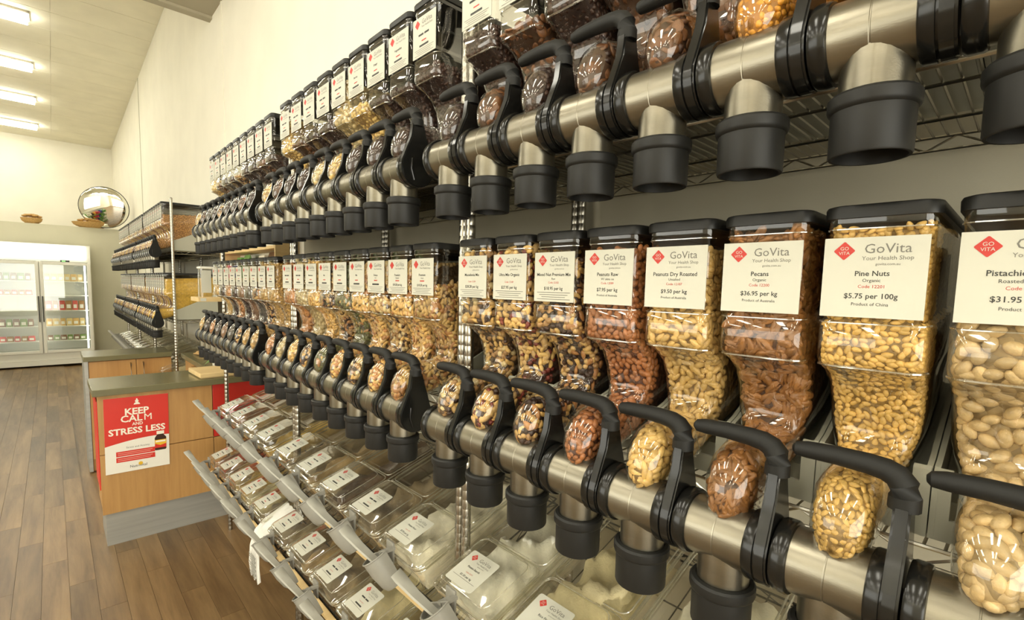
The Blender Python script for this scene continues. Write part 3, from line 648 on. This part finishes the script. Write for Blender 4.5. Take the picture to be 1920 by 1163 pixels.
def placements(level, kinds, spacing, xmax=.10, side=None, seed=1):
    """poisson placement of nuts over the skin of the fill; returns list of (kind, matrix)"""
    rng = np.random.RandomState(seed); bm = core_mesh(.0022, level); bmesh.ops.triangulate(bm, faces=bm.faces)
    tri = np.array([[v.co[:] for v in f.verts] for f in bm.faces]); nor = np.array([f.normal[:] for f in bm.faces]); bm.free()
    ar = np.linalg.norm(np.cross(tri[:, 1] - tri[:, 0], tri[:, 2] - tri[:, 0]), axis=1) / 2
    cen = tri.mean(1); ar = ar * ((nor[:, 0] < .45) | (nor[:, 2] > .5))
    if side is None: ar = ar * np.where((np.abs(nor[:, 1]) > .9) & (cen[:, 0] > .2), .5, 1)
    tot = ar.sum(); n = int(tot / (spacing ** 2) * 7); idx = rng.choice(len(ar), n, p=ar / tot)
    u = rng.rand(n, 2); fl_ = u.sum(1) > 1; u[fl_] = 1 - u[fl_]
    P = tri[idx, 0] + u[:, :1] * (tri[idx, 1] - tri[idx, 0]) + u[:, 1:] * (tri[idx, 2] - tri[idx, 0]); Nn = nor[idx]
    grid = {}; out = []; names = [k for k, w in kinds]; wts = np.cumsum([w for k, w in kinds]); wts = wts / wts[-1]
    for p, nn in zip(P, Nn):
        if p[0] > xmax and nn[2] < .6 and not (side and abs(nn[1]) > .8): continue
        if p[0] > .25 and not side: continue
        c = tuple((p / spacing).astype(int)); ok = True
        for dx in (-1, 0, 1):
            for dy in (-1, 0, 1):
                for dz_ in (-1, 0, 1):
                    for q in grid.get((c[0] + dx, c[1] + dy, c[2] + dz_), ()):
                        if ((p - q) ** 2).sum() < spacing ** 2: ok = False; break
                    if not ok: break
                if not ok: break
            if not ok: break
        if not ok: continue
        grid.setdefault(c, []).append(p)
        k = names[int(np.searchsorted(wts, rng.rand()))]; th = float(np.abs(NUT[k][0][0][:, 2]).max())
        z = Vector(nn) + Vector(rng.normal(0, .28, 3)); z.normalize(); a = Vector(rng.normal(0, 1, 3)); x = (a - z * a.dot(z)).normalized(); y = z.cross(x)
        s = rng.uniform(.88, 1.12); Rm = np.array(((x.x, y.x, z.x), (x.y, y.y, z.y), (x.z, y.z, z.z))) * s
        ext = float((NUT[k][0][0] @ Rm.T @ np.array(nn)).max())
        pos = Vector(p) - Vector(nn) * (ext + .0003 + rng.rand() * th * .35)
        for _ in range(2):   # keep long nuts inside the narrow parts of the hopper
            wv = NUT[k][0][0] @ Rm.T + np.array(pos); over = np.abs(wv[:, 1]).max() - .0525
            if over > 0: pos.y -= math.copysign(over, pos.y)
            ov = -.0005 - wv[:, 0].min()
            if ov > 0 and pos.z > .23: pos.x += ov
        out.append((k, Matrix(((x.x * s, y.x * s, z.x * s, pos.x), (x.y * s, y.y * s, z.y * s, pos.y), (x.z * s, y.z * s, z.z * s, pos.z), (0, 0, 0, 1)))))
    return out
def fill_mesh(name, pl, level, coremat, inset=.012, nuts=True):
    b = MB().use(coremat); b.addbm(core_mesh(inset, level - inset * .7))
    for k, M in pl:
        vs_, fs = NUT[k][0]; A = np.array(M); q = vs_ @ A[:3, :3].T + A[:3, 3]; b.use(NM[k]).add(q.tolist(), fs)
    return b.mesh(name, sharp=80)
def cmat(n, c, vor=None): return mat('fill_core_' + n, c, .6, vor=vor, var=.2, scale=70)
# type: (object name, words, kinds, spacing, core material, core inset, default level)
MIXL = [('cashew', 3), ('almond', 2), ('peanut', 2), ('hazelnut', 1), ('brazil', 1)]
TYPES = {  # cores under separate nuts coloured darker, painting in the shade of the gaps
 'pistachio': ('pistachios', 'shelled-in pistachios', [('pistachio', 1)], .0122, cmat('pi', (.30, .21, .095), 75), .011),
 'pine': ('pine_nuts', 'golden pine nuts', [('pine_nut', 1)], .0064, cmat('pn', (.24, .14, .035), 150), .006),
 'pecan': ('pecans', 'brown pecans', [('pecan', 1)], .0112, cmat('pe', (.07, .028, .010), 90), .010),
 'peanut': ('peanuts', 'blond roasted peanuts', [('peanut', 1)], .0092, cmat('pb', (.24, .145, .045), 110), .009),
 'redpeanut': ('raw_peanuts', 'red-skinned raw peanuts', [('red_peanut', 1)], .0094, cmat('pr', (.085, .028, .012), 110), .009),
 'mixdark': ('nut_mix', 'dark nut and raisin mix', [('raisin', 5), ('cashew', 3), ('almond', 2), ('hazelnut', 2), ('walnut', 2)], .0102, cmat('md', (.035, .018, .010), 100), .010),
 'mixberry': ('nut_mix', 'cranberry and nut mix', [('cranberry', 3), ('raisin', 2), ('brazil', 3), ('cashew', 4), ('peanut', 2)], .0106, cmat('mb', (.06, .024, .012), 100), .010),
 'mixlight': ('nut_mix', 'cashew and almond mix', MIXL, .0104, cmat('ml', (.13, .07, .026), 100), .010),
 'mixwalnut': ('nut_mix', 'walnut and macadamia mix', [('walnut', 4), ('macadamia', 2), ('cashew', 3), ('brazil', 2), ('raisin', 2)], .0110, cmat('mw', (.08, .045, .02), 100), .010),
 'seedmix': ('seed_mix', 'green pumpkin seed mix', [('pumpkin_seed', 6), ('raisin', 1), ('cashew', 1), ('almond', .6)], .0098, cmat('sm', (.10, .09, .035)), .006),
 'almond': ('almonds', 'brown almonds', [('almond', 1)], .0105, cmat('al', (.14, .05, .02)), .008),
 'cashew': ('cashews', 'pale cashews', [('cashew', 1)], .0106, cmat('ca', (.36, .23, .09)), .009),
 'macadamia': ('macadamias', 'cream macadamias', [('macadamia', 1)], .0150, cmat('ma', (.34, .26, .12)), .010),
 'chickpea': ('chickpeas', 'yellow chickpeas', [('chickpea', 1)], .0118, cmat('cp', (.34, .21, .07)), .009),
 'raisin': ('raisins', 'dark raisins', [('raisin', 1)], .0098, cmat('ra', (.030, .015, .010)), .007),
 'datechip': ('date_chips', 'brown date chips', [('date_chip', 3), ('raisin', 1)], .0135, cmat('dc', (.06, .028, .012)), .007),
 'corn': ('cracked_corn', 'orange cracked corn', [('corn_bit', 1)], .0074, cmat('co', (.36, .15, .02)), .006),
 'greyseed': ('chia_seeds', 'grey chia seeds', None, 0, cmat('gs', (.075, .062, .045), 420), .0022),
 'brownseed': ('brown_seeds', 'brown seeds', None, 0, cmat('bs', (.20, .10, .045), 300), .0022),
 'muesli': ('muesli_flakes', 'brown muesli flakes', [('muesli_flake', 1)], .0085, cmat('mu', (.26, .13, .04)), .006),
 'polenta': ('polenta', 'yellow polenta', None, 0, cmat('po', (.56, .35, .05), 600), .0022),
}
_fm = {}
def fill_for(ty, level, sparse=1., side=None):
    k = (ty, level, sparse, side)
    if k not in _fm:
        nm, wd, kinds, sp, cm, inset = TYPES[ty]
        pl = placements(level, kinds, sp * sparse, .10, side, seed=len(_fm) + 3) if kinds else []
        _fm[k] = (fill_mesh(nm, pl, level, cm, inset), pl)
    return _fm[k][0]
# ------------------------------------------------------------------ building the dispensers
def dispenser(yc, z0, label, group, lettering, grp=True):
    t = thing('gravity_dispenser', label, 'dispenser', (XF, yc, z0), group=group)
    ob('cradle', M_CRA, t); ob('hopper', M_HOP, t); ob('lid', M_LID, t); ob('valve_body', M_VAL, t); ob('end_cap', M_CAP, t); ob('collar_ring', M_COL, t)
    lv = ob('lever', M_LEV, t); ob('grip', M_GRI, lv); ob('nozzle', M_NOZ, t)
    lb = ob('label', M_LAB, t)
    if lettering: ob('lettering', lettering, lb)
    return t
LT = {}
def lett(key, lines, fine=True):
    if key not in LT: LT[key] = shop_label(lab_fn, LBW, LBH, lines, fine)
    return LT[key]
A_ = 'Product of Australia'
LOW = {0: [('mixlight', 1.66, ('Mixed Nuts', 'Roasted', 'Code 12091', '$18.95 per kg', A_)), ('pistachio', 1.655, ('Pistachio in Shell', 'Roasted & Salted', 'Code 12202', '$31.95 per kg', 'Product of USA')),
           ('pine', 1.682, ('Pine Nuts', 'Organic', 'Code 12201', '$5.75 per 100g', 'Product of China')), ('pecan', 1.682, ('Pecans', 'Organic', 'Code 12200', '$36.95 per kg', A_)),
           ('peanut', 1.66, ('Peanuts Dry Roasted', 'Unsalted', 'Code 12107', '$9.50 per kg', A_)), ('redpeanut', 1.67, ('Peanuts Raw', 'W/ skins on', 'Code 12089', '$7.95 per kg', A_)),
           ('mixdark', 1.66, ('Mixed Nut Premium Mix', 'Raw', 'Code 12103', '$18.95 per kg', 4)), ('mixberry', 1.68, ('Ultra Mix Organic', '', 'Code 12109', '$27.95 per kg', 4)),
           ('mixwalnut', 1.68, ('Macedonia Mix', '', 'Code 12109', '$28.28 per kg', 6))],
       1: [('mixlight', 1.60, ('Premium', 'Salted', 'Code', '$18.28 per kg', 4)), ('mixlight', 1.66, ('Premium', 'Roasted', 'Code', '$18.28 per kg', 4)), ('mixwalnut', 1.66, ('Deluxe', 'Raw', 'Code', '~', 4)),
           ('mixlight', 1.66, ('Mix', '', 'Code', '~', 3)), ('seedmix', 1.66, ('Mix Raw', '', 'Code', '~', 4)), ('mixdark', 1.66, ('Mix', '', 'Code', '~', 4)),
           ('cashew', 1.68, ('Macadamias', '', 'Code', '~', 2)), ('macadamia', 1.68, ('~', '', 'Code', '~', 1)), ('almond', 1.675, ('~', '', 'Code', '~', 1))],
       2: [('cashew', 1.68, 'Cashews'), ('cashew', 1.685, 'Cashews'), ('mixdark', 1.56, 'Mix'), ('greyseed', 1.56, 'Chia'), ('brownseed', 1.58, 'Seeds'), ('raisin', 1.57, 'Raisins'), ('almond', 1.58, 'Almonds'), ('raisin', 1.58, 'Raisins'), ('peanut', 1.58, 'Peanuts')]}
UPP = {0: [('corn', 1.60), ('datechip', 1.44), ('corn', 1.44), ('corn', 1.66), ('datechip', 1.64), ('datechip', 1.575), ('raisin', 1.56), ('datechip', 1.53), ('raisin', 1.56)],
       1: [('raisin', 1.545), ('raisin', 1.53), ('raisin', 1.535), ('chickpea', 1.545), ('macadamia', 1.64), ('raisin', 1.545), ('raisin', 1.53), ('datechip', 1.53), ('chickpea', 1.63)],
       2: [('raisin', 1.54), ('datechip', 1.54), ('raisin', 1.53), ('raisin', 1.56), ('mixdark', 1.53), ('raisin', 1.54), ('greyseed', 1.55), ('datechip', 1.53), ('chickpea', 1.57)]}
UPN = {(1, 1): 'Vegetables', (1, 2): 'Ginger', (1, 3): 'Berries'}
INDIV = {1: 'pistachio', 2: 'pine', 3: 'pecan', 4: 'peanut', 5: 'redpeanut', 6: 'mixdark', 7: 'mixberry', 8: 'mixwalnut'}
NWORD = {'pistachio': 'pistachio', 'pine_nut': 'pine nut', 'pecan': 'pecan half', 'peanut': 'blond peanut', 'red_peanut': 'red-skinned peanut', 'cashew': 'cashew', 'almond': 'almond', 'brazil': 'brazil nut', 'hazelnut': 'hazelnut', 'raisin': 'raisin', 'walnut': 'walnut piece', 'cranberry': 'dried cranberry', 'macadamia': 'macadamia'}
count = {}
for bi, y0 in enumerate(BAYS):
    for k in range(9):
        yc = y0 + .1025 + .1264 * k; od = ORD[8 - k]
        # lower shelf
        ty, lev, ln_ = LOW[bi][k]; nm, wd = TYPES[ty][:2]
        if isinstance(ln_, str): ln_ = ('~', '', 'Code', '~', 3)
        near = bi == 0
        lab = ('clear gravity dispenser with white label reading %s, lower shelf' % ln_[0]) if near else 'dispenser of %s, lower shelf, %s from counter end of %s' % (wd, od, BN[bi])
        dispenser(yc, ZL, lab, 'gravity dispensers on the long wall', lett(('L', bi, k) if bi < 2 else ('L2', ln_[0]), ln_, bi == 0))
        base = Matrix.Translation((XF, yc, ZL))
        jar = ln_[0] if near else None
        if near and k in INDIV:
            nm_, wd_, kinds, sp, cm, inset = TYPES[ty]
            pl = placements(lev, kinds, sp, .10, None, seed=40 + k)
            pl.sort(key=lambda q: q[1].translation.x - .25 * abs(q[1].translation.z - .15) * 0)
            rest = []
            for kk, M in pl:
                vis = M.translation.x < .085 and M.translation.y > -.056
                if vis and count.get(kk, 0) < 300:
                    count[kk] = count.get(kk, 0) + 1
                    o = bpy.data.objects.new(kk, nut_mesh(kk)); COL.objects.link(o); o.matrix_world = base @ M
                    tag(o, 'single %s among the nuts in the %s dispenser' % (NWORD[kk], jar), 'nut', '%s pieces in the %s dispenser' % (NWORD[kk], jar))
                else: rest.append((kk, M))
            o = ob(nm, fill_mesh(nm, rest, lev, cm, inset), None, (XF, yc, ZL))
            tag(o, 'deeper mass of %s in the %s dispenser' % (wd, jar), 'nuts', None, 'stuff')
        else:
            o = ob(nm, fill_for(ty, lev, 1. if bi < 2 else 1.15), None, (XF, yc, ZL))
            tag(o, '%s in %s lower-shelf dispenser from counter end of %s' % (wd, od, BN[bi]), 'dry food', None, 'stuff')
        # upper shelf
        ty, lev = UPP[bi][k]; nm, wd = TYPES[ty][:2]; un = UPN.get((bi, k), '~')
        dispenser(yc, ZU, 'dispenser of %s, upper shelf, %s from counter end of %s' % (wd, od, BN[bi]), 'gravity dispensers on the long wall', lett(('U', un), (un, '', 'Code', '~', 4), False))
        o = ob(nm, fill_for(ty, lev, 1. if bi < 2 else 1.15), None, (XF, yc, ZU))
        tag(o, '%s in %s upper-shelf dispenser from counter end of %s' % (wd, od, BN[bi]), 'dry food', None, 'stuff')
# dispensers on the units behind the counter
cyc = ['muesli', 'cashew', 'brownseed', 'peanut', 'polenta', 'almond']
for ui, y0 in enumerate(U3):
    for k in range(9):
        yc = y0 + .1025 + .1264 * k
        for row, z0 in (('lower', ZL + U3Z), ('upper', ZU + U3Z)):
            first = ui == 0 and k == 0
            ty = ('polenta' if row == 'lower' else 'muesli') if first else cyc[(k * 2 + ui + (row == 'upper')) % 6]; lev = 1.655 if row == 'lower' else 1.56
            if first: lev = 1.655 if row == 'lower' else 1.60
            nm, wd = TYPES[ty][:2]
            dispenser(yc, z0, ('end dispenser of %s on %s shelf behind the counter' % (wd, row)) if first else 'dispenser of %s, %s row behind the counter, %s of %s unit' % (wd, row, ORD[k], ORD[ui]), '%s row of dispensers behind the counter' % row, lett(('U', '~'), ('~', '', 'Code', '~', 4), False))
            o = ob(nm, fill_for(ty, lev, 1.3, True if first else None), None, (XF, yc, z0))
            tag(o, ('%s filling the end dispenser on %s shelf behind the counter' if first else '%s in a dispenser of the %s row behind the counter') % (wd, row), 'dry food', None if first else 'fills of the %s row behind the counter' % row, 'stuff')
# ================================================================== flat scoop bins on the sloping tiers
BW, BL, BH = .104, .455, .104      # half width at rim, length, height
def tub_():
    b = MB().use(BINP); rs = []
    for z, o in ((-BH + .002, -.014), (-BH, -.016)): pass
    for z, o, r in ((-BH, -.022, .02), (-BH + .006, -.014, .024), (-.022, -.005, .024), (-.016, -.004, .024), (-.014, .004, .026), (-.004, .005, .026), (-.004, -.002, .024)):
        rs.append([(px, py, z) for px, py in rrect(BL / 2, 0, BL / 2 + o, BW + o, r, 5)])
    b.ring_loft(rs, True, False); b.use(BINR)
    for z, o in ((-.004, .004), (-.016, .002)): q = [(px, py, z) for px, py in rrect(BL / 2, 0, BL / 2 + o, BW + o, .026, 5)]; b.tube(q + q[:1], .0024, 6, False)
    return b.mesh('tub', sharp=50)
M_TUB = tub_()
def flid_():
    b = MB().use(BINP); L = .178; rs = []
    for z, o, r in ((-.003, .006, .024), (.003, .006, .024), (.005, .001, .022), (.006, -.006, .02), (.021, -.010, .02), (.0235, -.014, .018)):
        rs.append([(px, py, z) for px, py in rrect(L / 2, 0, L / 2 + o, BW - .004 + o, r, 5)])
    b.ring_loft(rs, False, True); b.use(BINR)
    for z, o, r in ((.002, .006, .0022), (.0215, -.011, .0013)): q = [(px, py, z) for px, py in rrect(L / 2, 0, L / 2 + o, BW - .004 + o, .022, 5)]; b.tube(q + q[:1], r, 6, False)
    return b.mesh('front_lid', sharp=40)
M_FLID = flid_()
def rlid_():
    b = MB().use(BINP); x0, x1 = .192, BL; rs = []
    for z, o, r in ((-.003, .003, .02), (.004, .003, .02), (.005, -.003, .018), (.003, -.012, .016), (-.002, -.018, .014)):
        rs.append([(px, py, z) for px, py in rrect((x0 + x1) / 2, 0, (x1 - x0) / 2 + o, BW - .004 + o, r, 5)])
    b.ring_loft(rs, False, True); b.use(BINR)
    q = [(px, py, .003) for px, py in rrect((x0 + x1) / 2, 0, (x1 - x0) / 2 + .002, BW - .002, .02, 5)]; b.tube(q + q[:1], .002, 6, False)
    return b.mesh('rear_lid', sharp=40)
M_RLID = rlid_()
blx, bly, bs_ = .070, .022, .100
M_BLAB = MB().use(PAPER).ring_loft([[(px, py, z) for px, py in rrect(blx, bly, bs_ / 2, bs_ / 2, .006)] for z in (.0236, .0244)], False, True).mesh('label', smooth=False)
bin_fn = lambda u, v, l=0: (blx + v, bly - u, .0247 + l)
def scoop_holder_mesh():
    b = MB().use(GREYP); ax = Vector((.35, -.45, -.82)).normalized(); e2 = Vector((1, 0, 0)); e2 = (e2 - ax * e2.dot(ax)).normalized(); e1 = e2.cross(ax).normalized()
    def D(d, hx, hz, off=0.):
        c = ax * d; pts = []
        for k in range(15):
            a = math.radians(180 + 180 * k / 14); pts.append(c + e1 * (hx - off) * math.cos(a) + e2 * ((hz * 1.5 - off) * math.sin(a) + .010))
        pts += [c + e1 * (hx - off) + e2 * (.020 - off), c - e1 * (hx - off) + e2 * (.020 - off)]; return pts
    outer = [D(0, .038, .028), D(.04, .036, .027), D(.08, .030, .022), D(.094, .024, .017), D(.097, .012, .008)]
    inner = [D(.0, .038, .028, .002), D(.04, .036, .027, .002), D(.08, .029, .021, .002), D(.085, .004, .003)]
    b.ring_loft(outer[::-1] + inner, True, True)
    rim = D(-.0005, .0385, .0285); b.tube(rim + rim[:1], .0019, 6, False)
    return b.mesh('cup', sharp=50)
M_HOLD = scoop_holder_mesh()
M_CLIP = MB().use(GREYP).box(.016, .050, -.006, .006, .002, .010).box(.046, .053, -.018, .018, -.03, .030, .002).box(.022, .050, -.026, -.014, .014, .022).mesh('clip')
def scoop_handle():
    b = MB().use(SCOOPM); rs = []
    for t, w, th in ((0, .012, .003), (.2, .0125, .0034), (.55, .0145, .0034), (.9, .0185, .0032), (1, .0175, .002)):
        p = Vector((.006, -.022, -.012)).lerp(Vector((-.046, .088, .066)), t) + Vector((0, 0, -.006 * math.sin(PI * t)))
        d_ = Vector((-.052, .110, .078)).normalized(); s = (Vector((.80, .45, .15)) - d_ * Vector((.80, .45, .15)).dot(d_)).normalized(); nrm = d_.cross(s)
        if nrm.z < 0: nrm = -nrm
        rs.append([p + s * w - nrm * th * .2, p + s * w * .8 + nrm * th, p - s * w * .8 + nrm * th, p - s * w - nrm * th * .2, p - s * w * .7 - nrm * th * .4, p + s * w * .7 - nrm * th * .4])
    b.ring_loft(rs, True, True); return b.mesh('handle', sharp=50)
M_SH = scoop_handle()
def scoop_bowl():
    b = MB().use(SCOOPM); ax = Vector((.35, -.45, -.82)).normalized(); e1 = (Vector((1, 0, 0)) - ax * ax.x).normalized(); e2 = e1.cross(ax); rs = []
    for d, r in ((.012, .027), (.05, .025), (.072, .018), (.078, .006)): rs.append([ax * d + e1 * r * .8 * math.cos(2 * PI * k / 14) + e2 * r * 1.05 * math.sin(2 * PI * k / 14) - Vector((.004, 0, 0)) for k in range(14)])
    b.ring_loft(rs, False, True); return b.mesh('bowl')
M_SB = scoop_bowl()
def flour_mesh(seed, fillh, m):
    rng = random.Random(seed); ph = [rng.uniform(0, 6.3) for _ in range(8)]; nx, ny = 26, 13; b = MB().use(m); top = []; bot = []
    hw, x0, x1 = BW - .024, .022, BL - .022
    for i in range(nx):
        for j in range(ny):
            x = x0 + (x1 - x0) * i / (nx - 1); y = -hw + 2 * hw * j / (ny - 1)
            f = .72 + .28 * math.sin(ph[0] + 11 * x + 6 * y) * math.sin(ph[1] + 17 * y + 5 * x) + .16 * math.sin(ph[2] + 43 * x + 27 * y) + .10 * math.sin(ph[3] + 80 * x - 61 * y) + .05 * math.sin(ph[4] + 190 * y + 130 * x)
            f -= .25 * max(0, (x - .3) / .15); f = max(.12, min(f, 1.05)); e = min(1, .55 + 6 * min(j, ny - 1 - j) / ny)
            top.append((x, y, -BH + .007 + 1.2 * fillh * f * e)); bot.append((x, y, -BH + .004))
    n = nx * ny; fs = []
    for i in range(nx - 1):
        for j in range(ny - 1):
            a = i * ny + j; fs.append((a, a + ny, a + ny + 1, a + 1)); fs.append((n + a, n + a + 1, n + a + ny + 1, n + a + ny))
    edge = [i * ny for i in range(nx)] + [(nx - 1) * ny + j for j in range(1, ny)] + [i * ny + ny - 1 for i in range(nx - 2, -1, -1)] + [j for j in range(ny - 2, 0, -1)]
    for a, c in zip(edge, edge[1:] + edge[:1]): fs.append((a, a + n, c + n, c))
    b.add(top + bot, fs); return b.mesh('flour', sharp=60)
def fm(n, c): return mat('flour_' + n, c, .85, var=.12, scale=26, bump=.8, bscale=160)
FL = {'white': ('flour', 'white flour', fm('w', (.78, .74, .60))), 'starch': ('potato_starch', 'white potato starch', fm('st', (.80, .78, .66))), 'cream': ('meal', 'cream coloured meal', fm('c', (.62, .54, .32))), 'yellow': ('yellow_meal', 'yellow meal', fm('y', (.58, .40, .12))),
      'tan': ('tan_meal', 'tan meal', fm('t', (.42, .29, .13))), 'brown': ('cocoa_powder', 'dark brown powder', fm('b', (.10, .058, .028))), 'grey': ('grey_meal', 'grey brown meal', fm('g', (.24, .18, .10))), 'pink': ('reddish_meal', 'reddish brown meal', fm('p', (.30, .13, .07)))}
BLT = {}
def bin_lett(name, price, fine):
    k = (name, price, fine)
    if k not in BLT: BLT[k] = shop_label(bin_fn, bs_ * .95, bs_ * .95, (name, '', 'Code 12371' if fine else 'Code', price, 1), fine)
    return BLT[k]
def flat_bin(yc, xf, zf, fill, where, name, price, fine, h=.065, scoop=True, seed=0, group='scoop bins on the sloping tiers'):
    rot = (0, -SLOPE, 0); nm, wd, m = FL[fill]
    t = thing('scoop_bin', 'clear bin of %s, %s' % (wd, where), 'bin', (xf, yc, zf), rot, group)
    ob('tub', M_TUB, t); ob('front_lid', M_FLID, t); ob('rear_lid', M_RLID, t); l = ob('label', M_BLAB, t); ob('lettering', bin_lett(name, price, fine), l)
    o = ob(nm, flour_mesh(seed, h, m), None, (xf, yc, zf), rot); tag(o, '%s inside clear bin, %s' % (wd, where), 'dry food', None, 'stuff')
    if scoop:
        hx = thing('scoop_holder', 'grey scoop holder on bin %s' % where, 'scoop holder', (xf - .062, yc + .012, zf + .006), group='grey scoop holders'); ob('cup', M_HOLD, hx); ob('clip', M_CLIP, hx)
        sc = thing('scoop', 'scoop in holder of bin %s' % where, 'scoop', (xf - .062, yc + .012, zf + .006), group='plastic scoops in their holders'); ob('bowl', M_SB, sc); ob('handle', M_SH, sc)
for k, (f, n, p) in enumerate((('starch', 'Potato Starch', '$5.50 per kg'), ('cream', 'Rice Flour', '$5.50 per kg'), ('white', '~', '~'), ('yellow', '~', '~'))):
    flat_bin(.866 - .237 * k, .665, .858, f, 'upper tier, %s before the double post' % ORD[k], n, p, True, .085 if k < 2 else .06, True, 10 + k)
for k, (f, n, p, h) in enumerate((('white', 'Potato Flour', '$7.95 per kg', .08), ('grey', '~', '~', .075), ('brown', '~', '~', .06), ('tan', '~', '~', .05), ('grey', '~', '~', .05))):
    flat_bin(1.148 + .235 * k, .665, .858, f, 'upper tier of middle bay, %s beyond double post' % ORD[k], n, p, True, h, True, 20 + k)
for k, (f, h) in enumerate((('yellow', .05), ('grey', .045), ('tan', .045), ('pink', .05))):
    flat_bin(2.375 + .224 * k, .665, .858, f, 'upper tier of counter-side bay, %s from middle bay' % ORD[k], '~', '~', False, h, True, 30 + k)
for k, (f, h) in enumerate((('cream', .07), ('cream', .06), ('grey', .07), ('tan', .05), ('grey', .055))):
    flat_bin(1.165 + .234 * k, .645, .522, f, 'lower tier of middle bay, %s from double post' % ORD[k], '~', '~', True, h, True, 50 + k)
for k, (f, h) in enumerate((('grey', .05), ('cream', .055), ('yellow', .06), ('tan', .055), ('pink', .06))):
    flat_bin(2.385 + .212 * k, .645, .522, f, 'lower tier of counter-side bay, %s from middle bay' % ORD[k], '~', '~', False, h, True, 60 + k)
for ui, y0 in enumerate(U3):
    for k in range(5):
        flat_bin(y0 + .155 + .232 * k, .665, .80, ('cream', 'white', 'grey', 'tan', 'white')[k], 'behind the counter, %s bin of %s unit' % (ORD[k], ORD[ui]), '~', '~', False, .05, True, 70 + k + 5 * ui, 'scoop bins behind the counter')
# crumpled printed plastic bag hanging out between the lower bins
bagm = mat('bag_plastic', (.72, .71, .66), .25, var=.08, scale=25, bump=.6, bscale=35)
sb = thing('printed_bag', 'crumpled white plastic bag with fine print hanging between lower bins', 'bag', (.70, 2.255, .485))
def bagf(b):
    P = [(.055, .088), (.0, .060), (-.045, .035), (-.085, .0), (-.103, -.05), (-.108, -.12), (-.105, -.185)]; n = 9; vs_ = []; fs = []
    for side in (0, 1):
        for i, (x, z) in enumerate(P):
            for j in range(n):
                yy = -.06 + .12 * j / (n - 1) - .012 * i * .3; wv = .006 * math.sin(2.1 * j + i * 1.3) + .004 * math.sin(4.3 * j - i)
                t_ = .004 + .006 * math.sin(PI * j / (n - 1)) * math.sin(PI * i / 6); vs_.append((x + wv * .4 + (t_ if side else 0), yy, z + wv + (t_ * .3 if side else 0)))
    m_ = n * len(P)
    for i in range(len(P) - 1):
        for j in range(n - 1):
            a = i * n + j; fs.append((a, a + 1, a + n + 1, a + n)); fs.append((m_ + a, m_ + a + n, m_ + a + n + 1, m_ + a + 1))
    ed = [j for j in range(n)] + [i * n + n - 1 for i in range(1, len(P))] + [(len(P) - 1) * n + j for j in range(n - 2, -1, -1)] + [i * n for i in range(len(P) - 2, 0, -1)]
    for a, c in zip(ed, ed[1:] + ed[:1]): fs.append((a, c, c + m_, a + m_))
    b.add(vs_, fs)
part('bag_sheet', sb, bagm, bagf, sharp=80)
part('fine_print', sb, INKG, lambda b: [b.box(-.1135, -.1125, -.065 + .01 * (i % 2), .0 + .012 * ((i * 3) % 4), -.075 - .0095 * i, -.072 - .0095 * i) for i in range(11)])
